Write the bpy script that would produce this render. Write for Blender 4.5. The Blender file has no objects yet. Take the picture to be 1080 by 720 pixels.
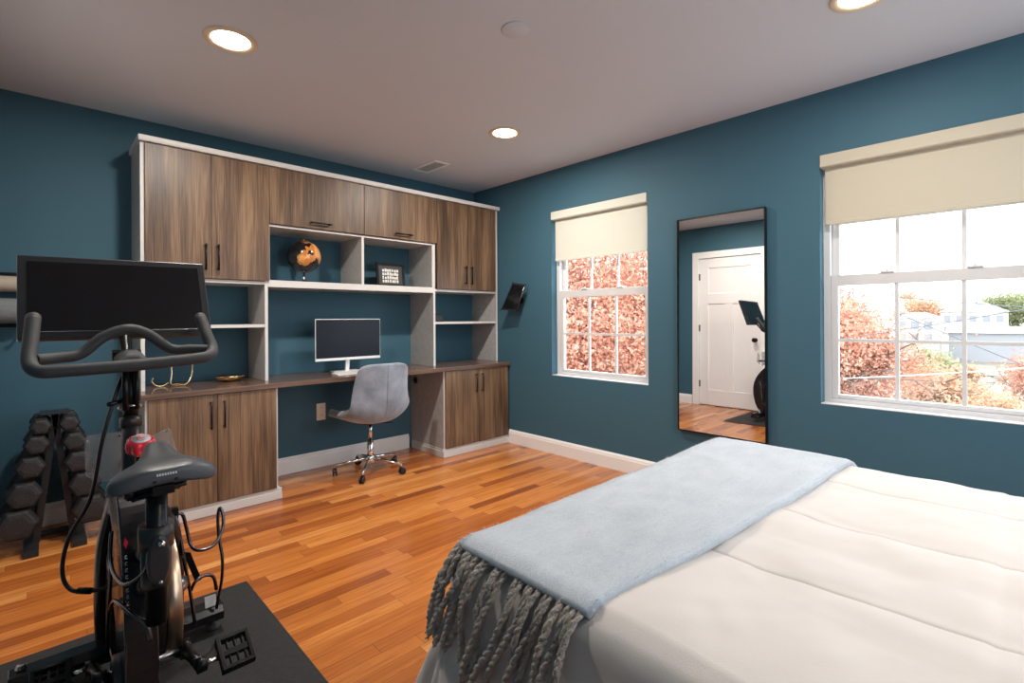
import bpy, bmesh, math, random
import numpy as np
from mathutils import Vector, Matrix, Euler, noise
random.seed(7); RNG = np.random.default_rng(11)
C = bpy.context.scene.collection
PI = math.pi

# ------------------------------------------------------------------ materials
def srgb(r, g, b):
    f = lambda c: (c/255/12.92) if c/255 <= .04045 else ((c/255+.055)/1.055)**2.4
    return (f(r), f(g), f(b), 1)
def new_mat(name):
    m = bpy.data.materials.new(name); m.use_nodes = True
    nt = m.node_tree; return m, nt, nt.nodes['Principled BSDF'], nt.nodes['Material Output']
def mat(name, col, rough=.5, metal=0., bump=0., bscale=60., var=0., vscale=8., coat=0., trans=0., ior=1.45, sheen=0., alpha=1., emit=0., stretch=(1,1,1), spec=.5):
    m, nt, p, out = new_mat(name); N = nt.nodes; L = nt.links
    p.inputs['Base Color'].default_value = col; p.inputs['Roughness'].default_value = rough
    p.inputs['Metallic'].default_value = metal; p.inputs['Coat Weight'].default_value = coat
    p.inputs['Transmission Weight'].default_value = trans; p.inputs['IOR'].default_value = ior
    p.inputs['Sheen Weight'].default_value = sheen; p.inputs['Alpha'].default_value = alpha
    p.inputs['Specular IOR Level'].default_value = spec
    if emit:
        p.inputs['Emission Color'].default_value = col; p.inputs['Emission Strength'].default_value = emit
    if bump or var:
        tc = N.new('ShaderNodeTexCoord'); mp = N.new('ShaderNodeMapping'); mp.inputs['Scale'].default_value = stretch
        L.new(tc.outputs['Object'], mp.inputs['Vector'])
    if bump:
        n = N.new('ShaderNodeTexNoise'); n.inputs['Scale'].default_value = bscale; n.inputs['Detail'].default_value = 4
        b = N.new('ShaderNodeBump'); b.inputs['Strength'].default_value = bump; b.inputs['Distance'].default_value = .01
        L.new(mp.outputs[0], n.inputs['Vector']); L.new(n.outputs['Fac'], b.inputs['Height']); L.new(b.outputs[0], p.inputs['Normal'])
    if var:
        n = N.new('ShaderNodeTexNoise'); n.inputs['Scale'].default_value = vscale; n.inputs['Detail'].default_value = 6
        r = N.new('ShaderNodeValToRGB'); r.color_ramp.elements[0].position = .3; r.color_ramp.elements[1].position = .7
        r.color_ramp.elements[0].color = tuple(c*(1-var) for c in col[:3])+(1,)
        r.color_ramp.elements[1].color = tuple(min(1, c*(1+var)) for c in col[:3])+(1,)
        L.new(mp.outputs[0], n.inputs['Vector']); L.new(n.outputs['Fac'], r.inputs[0]); L.new(r.outputs[0], p.inputs['Base Color'])
    return m

def wood_mat(name, cols, axis, rough=.45, coat=0., scale=1.0):
    """laminate wood: stretched grain along one axis"""
    m, nt, p, out = new_mat(name); N = nt.nodes; L = nt.links
    tc = N.new('ShaderNodeTexCoord'); mp = N.new('ShaderNodeMapping')
    s = [22*scale, 22*scale, 22*scale]; s[axis] = 1.1*scale; mp.inputs['Scale'].default_value = s
    L.new(tc.outputs['Object'], mp.inputs['Vector'])
    n1 = N.new('ShaderNodeTexNoise'); n1.inputs['Scale'].default_value = 1; n1.inputs['Detail'].default_value = 7; n1.inputs['Roughness'].default_value = .62; n1.inputs['Distortion'].default_value = .7
    L.new(mp.outputs[0], n1.inputs['Vector'])
    mp2 = N.new('ShaderNodeMapping'); s2 = [4.2, 4.2, 4.2]; s2[axis] = .5; mp2.inputs['Scale'].default_value = s2; L.new(tc.outputs['Object'], mp2.inputs['Vector'])
    n2 = N.new('ShaderNodeTexNoise'); n2.inputs['Scale'].default_value = 1; n2.inputs['Detail'].default_value = 3; n2.inputs['Distortion'].default_value = 1.5; L.new(mp2.outputs[0], n2.inputs['Vector'])
    mp3 = N.new('ShaderNodeMapping'); s3 = [150, 150, 150]; s3[axis] = 4; mp3.inputs['Scale'].default_value = s3; L.new(tc.outputs['Object'], mp3.inputs['Vector'])
    n3 = N.new('ShaderNodeTexNoise'); n3.inputs['Scale'].default_value = 1; n3.inputs['Detail'].default_value = 2; L.new(mp3.outputs[0], n3.inputs['Vector'])
    a = N.new('ShaderNodeMath'); a.operation = 'MULTIPLY_ADD'; a.inputs[1].default_value = .5; L.new(n1.outputs['Fac'], a.inputs[0])
    b = N.new('ShaderNodeMath'); b.operation = 'MULTIPLY'; b.inputs[1].default_value = .35; L.new(n2.outputs['Fac'], b.inputs[0]); L.new(b.outputs[0], a.inputs[2])
    c = N.new('ShaderNodeMath'); c.operation = 'MULTIPLY_ADD'; c.inputs[1].default_value = .34; L.new(n3.outputs['Fac'], c.inputs[0]); L.new(a.outputs[0], c.inputs[2])
    r = N.new('ShaderNodeValToRGB'); e = r.color_ramp.elements
    e[0].position = .46; e[0].color = cols[0]; e[1].position = .72; e[1].color = cols[2]
    x = e.new(.585); x.color = cols[1]
    L.new(c.outputs[0], r.inputs[0]); L.new(r.outputs[0], p.inputs['Base Color'])
    p.inputs['Roughness'].default_value = rough; p.inputs['Coat Weight'].default_value = coat
    bp = N.new('ShaderNodeBump'); bp.inputs['Strength'].default_value = .12; bp.inputs['Distance'].default_value = .003
    L.new(c.outputs[0], bp.inputs['Height']); L.new(bp.outputs[0], p.inputs['Normal'])
    return m

def floor_mat():
    m, nt, p, out = new_mat('oak_strip_floor'); N = nt.nodes; L = nt.links
    geo = N.new('ShaderNodeTexCoord'); sep = N.new('ShaderNodeSeparateXYZ'); L.new(geo.outputs['Object'], sep.inputs[0])
    def M(op, a, b=None, c=None):
        n = N.new('ShaderNodeMath'); n.operation = op
        for i, v in enumerate((a, b, c)):
            if v is None: continue
            if isinstance(v, (int, float)): n.inputs[i].default_value = v
            else: L.new(v, n.inputs[i])
        return n.outputs[0]
    W = .066
    yr = M('DIVIDE', sep.outputs['Y'], W); row = M('FLOOR', yr); fy = M('FRACT', yr)
    w1 = N.new('ShaderNodeTexWhiteNoise'); w1.noise_dimensions = '1D'; L.new(row, w1.inputs['W'])
    ln = M('MULTIPLY_ADD', w1.outputs['Value'], .5, .55)
    off = M('MULTIPLY', w1.outputs['Value'], 37.3)
    xr = M('ADD', M('DIVIDE', sep.outputs['X'], ln), off); col = M('FLOOR', xr); fx = M('FRACT', xr)
    cmb = N.new('ShaderNodeCombineXYZ'); L.new(row, cmb.inputs[0]); L.new(col, cmb.inputs[1])
    w2 = N.new('ShaderNodeTexWhiteNoise'); w2.noise_dimensions = '3D'; L.new(cmb.outputs[0], w2.inputs['Vector'])
    r = N.new('ShaderNodeValToRGB'); e = r.color_ramp.elements
    e[0].position = 0; e[0].color = srgb(140, 74, 30); e[1].position = 1; e[1].color = srgb(222, 156, 88)
    for pos, cc in ((.12, srgb(172, 98, 42)), (.45, srgb(194, 118, 54)), (.8, srgb(208, 134, 66))):
        x = e.new(pos); x.color = cc
    L.new(w2.outputs['Value'], r.inputs[0])
    # grain
    gv = N.new('ShaderNodeCombineXYZ')
    L.new(M('ADD', M('MULTIPLY', sep.outputs['X'], 3.0), M('MULTIPLY', w2.outputs['Value'], 90.)), gv.inputs[0]); L.new(M('MULTIPLY', sep.outputs['Y'], 55.), gv.inputs[1])
    g = N.new('ShaderNodeTexNoise'); g.inputs['Scale'].default_value = 1; g.inputs['Detail'].default_value = 6; g.inputs['Distortion'].default_value = 1.3; L.new(gv.outputs[0], g.inputs['Vector'])
    gr = N.new('ShaderNodeValToRGB'); gr.color_ramp.elements[0].position = .3; gr.color_ramp.elements[0].color = (.62, .5, .42, 1); gr.color_ramp.elements[1].position = .62; gr.color_ramp.elements[1].color = (1.08, 1.04, 1, 1)
    L.new(g.outputs['Fac'], gr.inputs[0])
    mx = N.new('ShaderNodeMix'); mx.data_type = 'RGBA'; mx.blend_type = 'MULTIPLY'; mx.inputs[0].default_value = .75
    L.new(r.outputs[0], mx.inputs[6]); L.new(gr.outputs[0], mx.inputs[7])
    # gaps
    gy = M('LESS_THAN', M('MINIMUM', fy, M('SUBTRACT', 1, fy)), .018)
    gx = M('LESS_THAN', M('MULTIPLY', M('MINIMUM', fx, M('SUBTRACT', 1, fx)), ln), .0012)
    gap = M('MAXIMUM', gy, gx)
    mx2 = N.new('ShaderNodeMix'); mx2.data_type = 'RGBA'; L.new(M('MULTIPLY', gap, .55), mx2.inputs[0]); L.new(mx.outputs[2], mx2.inputs[6]); mx2.inputs[7].default_value = srgb(70, 34, 16)
    L.new(mx2.outputs[2], p.inputs['Base Color'])
    p.inputs['Roughness'].default_value = .27; p.inputs['Coat Weight'].default_value = .35; p.inputs['Coat Roughness'].default_value = .18
    bp = N.new('ShaderNodeBump'); bp.inputs['Strength'].default_value = .12; bp.inputs['Distance'].default_value = .002
    L.new(M('SUBTRACT', M('MULTIPLY', g.outputs['Fac'], .4), gap), bp.inputs['Height']); L.new(bp.outputs[0], p.inputs['Normal'])
    return m

def globe_mat():
    m, nt, p, out = new_mat('globe_skin'); N = nt.nodes; L = nt.links
    tc = N.new('ShaderNodeTexCoord'); n = N.new('ShaderNodeTexNoise'); n.inputs['Scale'].default_value = 7.5; n.inputs['Detail'].default_value = 8; n.inputs['Roughness'].default_value = .55
    mp = N.new('ShaderNodeMapping'); mp.inputs['Location'].default_value = (4.31, 2.2, .9)
    L.new(tc.outputs['Object'], mp.inputs[0]); L.new(mp.outputs[0], n.inputs['Vector'])
    # warm land to the upper right, ocean elsewhere: a real pattern on the ball
    d = N.new('ShaderNodeVectorMath'); d.operation = 'DOT_PRODUCT'; d.inputs[1].default_value = (2.6, -1.2, 2.0); L.new(tc.outputs['Object'], d.inputs[0])
    a = N.new('ShaderNodeMath'); a.operation = 'MULTIPLY_ADD'; a.inputs[1].default_value = .55; L.new(d.outputs['Value'], a.inputs[0]); L.new(n.outputs['Fac'], a.inputs[2])
    r = N.new('ShaderNodeValToRGB'); r.color_ramp.interpolation = 'CONSTANT'
    e = r.color_ramp.elements; e[0].color = (.006, .007, .009, 1); e[1].position = .76; e[1].color = srgb(190, 120, 60); x = e.new(.84); x.color = srgb(222, 160, 96)
    L.new(a.outputs[0], r.inputs[0]); L.new(r.outputs[0], p.inputs['Base Color']); p.inputs['Roughness'].default_value = .14; p.inputs['Coat Weight'].default_value = .5
    return m

def leaf_mat(name, cols):
    m, nt, p, out = new_mat(name); N = nt.nodes; L = nt.links
    tc = N.new('ShaderNodeTexCoord'); n = N.new('ShaderNodeTexNoise'); n.inputs['Scale'].default_value = 1.3; n.inputs['Detail'].default_value = 8; n.inputs['Roughness'].default_value = .8
    L.new(tc.outputs['Object'], n.inputs['Vector']); r = N.new('ShaderNodeValToRGB'); e = r.color_ramp.elements
    e[0].position = .34; e[0].color = cols[0]; e[1].position = .66; e[1].color = cols[-1]
    for i, cc in enumerate(cols[1:-1]):
        x = e.new(.34+.32*(i+1)/(len(cols)-1)); x.color = cc
    L.new(n.outputs['Fac'], r.inputs[0]); L.new(r.outputs[0], p.inputs['Base Color']); p.inputs['Roughness'].default_value = .8
    tr = N.new('ShaderNodeBsdfTranslucent'); L.new(r.outputs[0], tr.inputs[0]); mx = N.new('ShaderNodeMixShader'); mx.inputs[0].default_value = .4
    L.new(p.outputs[0], mx.inputs[1]); L.new(tr.outputs[0], mx.inputs[2]); L.new(mx.outputs[0], out.inputs[0])
    return m

def shade_mat(name, col):
    m, nt, p, out = new_mat(name); N = nt.nodes; L = nt.links
    p.inputs['Base Color'].default_value = col; p.inputs['Roughness'].default_value = .9
    tr = N.new('ShaderNodeBsdfTranslucent'); tr.inputs[0].default_value = col; mx = N.new('ShaderNodeMixShader'); mx.inputs[0].default_value = .06
    L.new(p.outputs[0], mx.inputs[1]); L.new(tr.outputs[0], mx.inputs[2]); L.new(mx.outputs[0], out.inputs[0])
    return m
def glass_mat():
    m, nt, p, out = new_mat('window_glass'); N = nt.nodes; L = nt.links
    t = N.new('ShaderNodeBsdfTransparent'); g = N.new('ShaderNodeBsdfGlossy'); g.inputs['Roughness'].default_value = .02
    mx = N.new('ShaderNodeMixShader'); mx.inputs[0].default_value = .05
    L.new(t.outputs[0], mx.inputs[1]); L.new(g.outputs[0], mx.inputs[2]); L.new(mx.outputs[0], out.inputs[0])
    return m
def clear_mat():
    m, nt, p, out = new_mat('clear_plastic'); N = nt.nodes; L = nt.links
    t = N.new('ShaderNodeBsdfTransparent'); t.inputs[0].default_value = (.93, .94, .95, 1)
    p.inputs['Base Color'].default_value = (.55, .5, .47, 1); p.inputs['Roughness'].default_value = .12
    mx = N.new('ShaderNodeMixShader'); mx.inputs[0].default_value = .28
    L.new(t.outputs[0], mx.inputs[1]); L.new(p.outputs[0], mx.inputs[2]); L.new(mx.outputs[0], out.inputs[0])
    return m
def knit_mat():
    m, nt, p, out = new_mat('brushed_wool'); N = nt.nodes; L = nt.links
    p.inputs['Roughness'].default_value = 1; p.inputs['Sheen Weight'].default_value = .6; p.inputs['Sheen Roughness'].default_value = .5
    tc = N.new('ShaderNodeTexCoord'); mp = N.new('ShaderNodeMapping'); mp.inputs['Scale'].default_value = (1, 2.2, 1); mp.inputs['Rotation'].default_value = (0, 0, .2); L.new(tc.outputs['Object'], mp.inputs[0])
    n = N.new('ShaderNodeTexNoise'); n.inputs['Scale'].default_value = 55; n.inputs['Detail'].default_value = 8; n.inputs['Roughness'].default_value = .75; n.inputs['Distortion'].default_value = 1.2; L.new(mp.outputs[0], n.inputs['Vector'])
    n2 = N.new('ShaderNodeTexNoise'); n2.inputs['Scale'].default_value = 9; n2.inputs['Detail'].default_value = 5; L.new(mp.outputs[0], n2.inputs['Vector'])
    a = N.new('ShaderNodeMath'); a.operation = 'ADD'; L.new(n.outputs['Fac'], a.inputs[0]); L.new(n2.outputs['Fac'], a.inputs[1])
    r = N.new('ShaderNodeValToRGB'); e = r.color_ramp.elements; e[0].position = .3; e[0].color = srgb(172, 182, 193); e[1].position = .65; e[1].color = srgb(198, 206, 215)
    d = N.new('ShaderNodeMath'); d.operation = 'MULTIPLY'; d.inputs[1].default_value = .5; L.new(a.outputs[0], d.inputs[0]); L.new(d.outputs[0], r.inputs[0]); L.new(r.outputs[0], p.inputs['Base Color'])
    b = N.new('ShaderNodeBump'); b.inputs['Strength'].default_value = .5; b.inputs['Distance'].default_value = .008; L.new(a.outputs[0], b.inputs['Height']); L.new(b.outputs[0], p.inputs['Normal'])
    return m

M_ = {}
M_['wall'] = mat('teal_wall_paint', srgb(61, 98, 115), .62, bump=.06, bscale=180, spec=.35)
M_['reveal'] = M_['wall']
M_['ceiling'] = mat('ceiling_paint', srgb(208, 212, 220), .85, bump=.04, bscale=200)
M_['trim'] = mat('white_trim_paint', srgb(242, 241, 240), .35)
M_['vinyl'] = mat('white_vinyl', srgb(212, 211, 211), .35)
M_['floor'] = floor_mat()
M_['wood'] = wood_mat('walnut_laminate', (srgb(60, 43, 31), srgb(99, 75, 55), srgb(134, 107, 81)), 2, .42)
M_['wood_top'] = wood_mat('walnut_laminate_top', (srgb(70, 51, 42), srgb(97, 74, 62), srgb(122, 98, 84)), 0, .25, coat=.3)
M_['grey'] = mat('grey_linen_laminate', srgb(172, 170, 168), .5, var=.10, vscale=30, bump=.1, bscale=120)
M_['grey_edge'] = mat('pale_grey_edge', srgb(206, 204, 202), .45)
M_['black_metal'] = mat('black_metal', (.012, .012, .013, 1), .32, .6)
M_['black_plastic'] = mat('black_plastic', (.014, .014, .015, 1), .38)
M_['black_paint'] = mat('satin_black_paint', (.012, .012, .013, 1), .25, .2, coat=.25)
M_['rubber'] = mat('grey_black_grip_rubber', (.034, .035, .038, 1), .62, bump=.25, bscale=350)
M_['seat'] = mat('saddle_vinyl', (.055, .06, .068, 1), .42, bump=.1, bscale=200)
M_['seat_trim'] = mat('saddle_side_vinyl', (.035, .038, .043, 1), .35)
M_['mat'] = mat('black_pvc_mat', (.018, .018, .019, 1), .7, bump=.5, bscale=260, var=.25, vscale=50)
M_['red'] = mat('red_plastic', srgb(228, 40, 58), .32, coat=.3)
M_['white_plastic'] = mat('white_plastic', srgb(236, 236, 236), .35)
M_['sticker'] = mat('pale_sticker', srgb(200, 202, 204), .4)
M_['chrome'] = mat('polished_chrome', (.75, .74, .72, 1), .1, 1)
M_['steel'] = mat('grey_steel', (.3, .3, .31, 1), .25, 1)
M_['dark_steel'] = mat('dark_steel_wire', (.10, .10, .11, 1), .25, 1)
M_['brass'] = mat('polished_gold', srgb(232, 204, 158), .14, 1)
M_['copper'] = mat('flywheel_rim', srgb(196, 170, 146), .3, 1, var=.2, vscale=6)
M_['screen'] = mat('glossy_screen', (.004, .0045, .006, 1), .12, spec=.6)
M_['screen_imac'] = mat('glossy_dark_screen', (.008, .011, .018, 1), .28, spec=.3)
M_['bezel'] = mat('black_bezel', (.02, .021, .024, 1), .35)
M_['velvet'] = mat('grey_velvet', srgb(130, 139, 153), .85, var=.32, vscale=9, bump=.2, bscale=120, sheen=.5)
M_['duvet'] = mat('cream_cotton', srgb(213, 206, 201), .85, bump=.06, bscale=300, sheen=.15)
M_['matt'] = mat('mattress_ticking', srgb(225, 222, 216), .9)
M_['wool'] = knit_mat()
M_['tassel'] = mat('grey_brown_wool', srgb(176, 166, 157), 1, var=.2, vscale=60, bump=.8, bscale=180, sheen=.3)
M_['nap'] = mat('wool_fibre', srgb(200, 208, 217), 1, sheen=.6)
M_['mirror'] = mat('mirror_silver', (.92, .93, .93, 1), .0, 1)
M_['door'] = mat('white_door_paint', srgb(236, 234, 233), .4)
M_['shade1'] = shade_mat('roller_shade_cream', srgb(214, 214, 202))
M_['shade2'] = shade_mat('roller_shade_beige', srgb(196, 188, 170))
M_['glass'] = glass_mat(); M_['clear'] = clear_mat()
M_['globe'] = globe_mat()
M_['iron'] = mat('black_rubber_hex', (.016, .016, .017, 1), .5, bump=.3, bscale=150)
M_['rack'] = mat('rack_steel', (.03, .03, .034, 1), .35, .4)
M_['beige'] = mat('ribbed_beige_foam', srgb(176, 164, 150), .8)
M_['grey_fabric'] = mat('grey_towel', srgb(120, 124, 126), .95, bump=.4, bscale=200)
M_['ivory'] = mat('ivory_plate', srgb(240, 234, 214), .4)
M_['lamp'] = mat('lamp_diffuser', (1, .86, .66, 1), .5, emit=22)
M_['baffle'] = mat('lamp_trim', srgb(222, 205, 180), .5)
M_['print'] = mat('photo_print', srgb(58, 56, 58), .5)
M_['print_light'] = mat('photo_print_light', srgb(224, 220, 214), .5, var=.2, vscale=120)
M_['bark'] = mat('tree_bark', srgb(110, 92, 82), .9, bump=.6, bscale=20)
M_['leaf_pink'] = leaf_mat('russet_leaves', (srgb(150, 100, 90), srgb(188, 132, 108), srgb(206, 156, 132), srgb(200, 176, 164)))
M_['leaf_orange'] = leaf_mat('orange_leaves', (srgb(160, 120, 104), srgb(192, 144, 108), srgb(196, 168, 140), srgb(150, 150, 122)))
M_['leaf_green'] = leaf_mat('yellow_green_leaves', (srgb(112, 124, 92), srgb(146, 152, 110), srgb(170, 164, 116)))
M_['grass'] = mat('grass_ground', srgb(112, 106, 92), .95, var=.3, vscale=.4)
M_['siding'] = mat('white_siding', srgb(192, 187, 180), .8)
M_['roof'] = mat('grey_roof', srgb(142, 142, 144), .8)
M_['dark_window'] = mat('far_window_glass', srgb(128, 130, 134), .3)
M_['cable'] = mat('wire_insulation', (.10, .10, .11, 1), .6)

# ------------------------------------------------------------------ mesh building
def basis(d):
    d = Vector(d).normalized(); a = Vector((0, 0, 1)) if abs(d.z) < .9 else Vector((1, 0, 0))
    u = d.cross(a).normalized(); return u, d.cross(u).normalized()
class MB:
    def __init__(s): s.v = []; s.f = []; s.sm = []
    def add(s, vs, fs, smooth=False):
        o = len(s.v); s.v += [Vector(q) for q in vs]; s.f += [tuple(i+o for i in f) for f in fs]; s.sm += [smooth]*len(fs); return s
    def box(s, x0, x1, y0, y1, z0, z1, R=None, piv=None):
        vs = [Vector(q) for q in ((x0,y0,z0),(x1,y0,z0),(x1,y1,z0),(x0,y1,z0),(x0,y0,z1),(x1,y0,z1),(x1,y1,z1),(x0,y1,z1))]
        if R is not None:
            pv = Vector(piv) if piv is not None else Vector(((x0+x1)/2, (y0+y1)/2, (z0+z1)/2)); vs = [pv+R@(q-pv) for q in vs]
        return s.add(vs, [(0,3,2,1),(4,5,6,7),(0,1,5,4),(1,2,6,5),(2,3,7,6),(3,0,4,7)])
    def tube(s, pts, r, n=10, cap=True, closed=False, smooth=True):
        pts = [Vector(q) for q in pts]; k = len(pts); rs = r if isinstance(r, (list, tuple)) else [r]*k
        u = None; vs = []; fs = []
        for i, q in enumerate(pts):
            if closed: d = pts[(i+1) % k]-pts[i-1]
            else: d = pts[min(i+1, k-1)]-pts[max(i-1, 0)]
            if d.length < 1e-9: d = Vector((0, 0, 1))
            d.normalize()
            if u is None: u, w = basis(d)
            else:
                u = (u-d*u.dot(d))
                u = u.normalized() if u.length > 1e-6 else basis(d)[0]
                w = d.cross(u)
            for j in range(n):
                a = 2*PI*j/n; vs.append(q+(u*math.cos(a)+w*math.sin(a))*rs[i])
        for i in range(k-1+(1 if closed else 0)):
            for j in range(n):
                a = i*n+j; b = i*n+(j+1) % n; c = ((i+1) % k)*n+(j+1) % n; d_ = ((i+1) % k)*n+j
                fs.append((a, b, c, d_))
        s.add(vs, fs, smooth)
        if cap and not closed:
            o = len(s.v)-len(vs); s.f.append(tuple(o+j for j in reversed(range(n)))); s.f.append(tuple(o+(k-1)*n+j for j in range(n))); s.sm += [False, False]
        return s
    def lathe(s, prof, cen=(0,0,0), axis=(0,0,1), n=32, smooth=True):
        """prof: (radius, height along axis)"""
        ax = Vector(axis).normalized(); u, w = basis(ax); cen = Vector(cen); vs = []; fs = []
        for (r, h) in prof:
            for j in range(n):
                a = 2*PI*j/n; vs.append(cen+ax*h+(u*math.cos(a)+w*math.sin(a))*max(r, 1e-5))
        for i in range(len(prof)-1):
            for j in range(n):
                fs.append((i*n+j, i*n+(j+1) % n, (i+1)*n+(j+1) % n, (i+1)*n+j))
        o = len(s.v); s.add(vs, fs, smooth)
        s.f.append(tuple(o+j for j in reversed(range(n)))); s.f.append(tuple(o+(len(prof)-1)*n+j for j in range(n))); s.sm += [False, False]
        return s
    def sphere(s, c, r, n=24, m=14, sc=(1,1,1)):
        c = Vector(c); vs = []; fs = []
        for i in range(m+1):
            t = PI*i/m
            for j in range(n):
                a = 2*PI*j/n; vs.append(c+Vector((math.sin(t)*math.cos(a)*sc[0], math.sin(t)*math.sin(a)*sc[1], math.cos(t)*sc[2]))*r)
        for i in range(m):
            for j in range(n): fs.append((i*n+j, (i+1)*n+j, (i+1)*n+(j+1) % n, i*n+(j+1) % n))
        return s.add(vs, fs, True)
    def prism(s, poly, vec, smooth=False):
        """poly: list of 3-D points in a plane, extruded by vec"""
        n = len(poly); vec = Vector(vec); vs = [Vector(q) for q in poly]+[Vector(q)+vec for q in poly]
        fs = [tuple(range(n)), tuple(reversed(range(n, 2*n)))]+[(i, i+n, (i+1) % n+n, (i+1) % n) for i in range(n)]
        return s.add(vs, fs, smooth)
    def grid(s, P, smooth=True, closed_u=False):
        """P[i][j] points"""
        a = len(P); b = len(P[0]); vs = [q for row in P for q in row]; fs = []
        for i in range(a-1+(1 if closed_u else 0)):
            for j in range(b-1): fs.append((i*b+j, i*b+j+1, ((i+1) % a)*b+j+1, ((i+1) % a)*b+j))
        return s.add(vs, fs, smooth)

WLOC = {}
def wl(o): return WLOC.get(o.name, Vector((0,0,0)))
def build(mb, name, m, parent=None, bevel=0., bseg=2, sub=0, solid=0., wn=False, origin=None):
    """links the collected shapes as ONE mesh object; coordinates are world, stored relative to parent's place"""
    if parent is not None: o0 = wl(parent)
    elif origin is not None: o0 = Vector(origin)
    else: o0 = Vector((0,0,0))
    me = bpy.data.meshes.new(name); me.from_pydata([tuple(q-o0) for q in mb.v], [], mb.f)
    me.polygons.foreach_set('use_smooth', mb.sm)
    bm = bmesh.new(); bm.from_mesh(me); bmesh.ops.recalc_face_normals(bm, faces=bm.faces); bm.to_mesh(me); bm.free()
    me.materials.append(m); o = bpy.data.objects.new(name, me); C.objects.link(o)
    if parent is not None: o.parent = parent
    else: o.location = o0
    WLOC[o.name] = o0
    if solid:
        q = o.modifiers.new('solid', 'SOLIDIFY'); q.thickness = solid; q.offset = 0
    if bevel:
        q = o.modifiers.new('bevel', 'BEVEL'); q.width = bevel; q.segments = bseg; q.limit_method = 'ANGLE'; q.angle_limit = math.radians(40)
    if sub:
        q = o.modifiers.new('sub', 'SUBSURF'); q.levels = sub; q.render_levels = sub
    return o
def thing(name, loc, label=None, cat=None, group=None, kind=None):
    o = bpy.data.objects.new(name, None); C.objects.link(o); o.location = loc; WLOC[o.name] = Vector(loc)
    o.empty_display_size = .1
    return tag(o, label, cat, group, kind)
def tag(o, label=None, cat=None, group=None, kind=None):
    if label: o['label'] = label
    if cat: o['category'] = cat
    if group: o['group'] = group
    if kind: o['kind'] = kind
    return o
def bx(*a): return MB().box(*a)
def catmull(pts, k=8, closed=False):
    pts = [Vector(q) for q in pts]; n = len(pts); out = []
    rng = range(n if closed else n-1)
    for i in rng:
        if closed: p0, p1, p2, p3 = pts[i-1], pts[i], pts[(i+1) % n], pts[(i+2) % n]
        else: p0, p1, p2, p3 = pts[max(i-1,0)], pts[i], pts[i+1], pts[min(i+2, n-1)]
        for j in range(k):
            t = j/k; out.append(.5*((2*p1)+(-p0+p2)*t+(2*p0-5*p1+4*p2-p3)*t*t+(-p0+3*p1-3*p2+p3)*t**3))
    if not closed: out.append(pts[-1])
    return out

# ------------------------------------------------------------------ room
XL, YB, H = -3.55, -5.45, 2.5
WT = .16
def struct(name, mb, m, **k): return tag(build(mb, name, m, **k), kind='structure')
struct('floor', bx(XL-WT, WT, YB-WT, WT, -.12, 0), M_['floor'])
struct('ceiling', bx(XL-WT, WT, YB-WT, WT, H, H+.12), M_['ceiling'])
struct('wall_back', bx(XL-WT, WT, 0, WT, 0, H), M_['wall'])

WZ0, WZ1 = .688, 2.13
WINS = [(-2.03, -1.075), (-4.11, -3.155)]
w = MB(); ys = [YB]+[q for p in sorted(WINS) for q in p]+[0]
w.box(0, WT, YB, 0, 0, WZ0); w.box(0, WT, YB, 0, WZ1, H)
for i in range(0, len(ys), 2): w.box(0, WT, ys[i], ys[i+1], WZ0, WZ1)
struct('wall_right', w, M_['wall'])
ADDED_WINS = [(-2.40, -1.445), (-1.30, -.345)]   # unseen windows behind the bed head, added to light the room
w = MB(); w.box(XL-WT, WT, YB-WT, YB, 0, WZ0); w.box(XL-WT, WT, YB-WT, YB, WZ1, H)
xs_ = [XL-WT, ADDED_WINS[0][0], ADDED_WINS[0][1], ADDED_WINS[1][0], ADDED_WINS[1][1], WT]
for i in range(0, 6, 2): w.box(xs_[i], xs_[i+1], YB-WT, YB, WZ0, WZ1)
struct('wall_front', w, M_['wall'])
DY0, DY1, DZ = -1.60, -.765, 2.06        # doorway in the left wall
w = MB(); w.box(XL-WT, XL, YB, DY0, 0, H); w.box(XL-WT, XL, DY1, 0, 0, H); w.box(XL-WT, XL, DY0, DY1, DZ, H)
struct('wall_left', w, M_['wall'])
# baseboards: moulded profile run along the wall
def baseboard(name, p0, p1, nrm):
    p0 = Vector(p0); p1 = Vector(p1); n = Vector(nrm); prof = [(0,0),(.017,0),(.017,.095),(.013,.104),(.013,.112),(.007,.122),(.004,.127),(0,.127)]
    mb = MB(); mb.prism([p0+n*a+Vector((0,0,b)) for a, b in prof], p1-p0)
    struct(name, mb, M_['trim'])
baseboard('baseboard_back', (-2.12, 0, 0), (-.80, 0, 0), (0,-1,0))
baseboard('baseboard_back_left', (XL, 0, 0), (-2.86, 0, 0), (0,-1,0))
baseboard('baseboard_right', (0, -.53, 0), (0, YB, 0), (-1,0,0))
baseboard('baseboard_left', (XL, DY1+.1, 0), (XL, -.02, 0), (1,0,0))
baseboard('baseboard_left_rear', (XL, YB, 0), (XL, DY0-.1, 0), (1,0,0))
baseboard('baseboard_front', (XL+.02, YB, 0), (-.02, YB, 0), (0,1,0))

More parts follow.
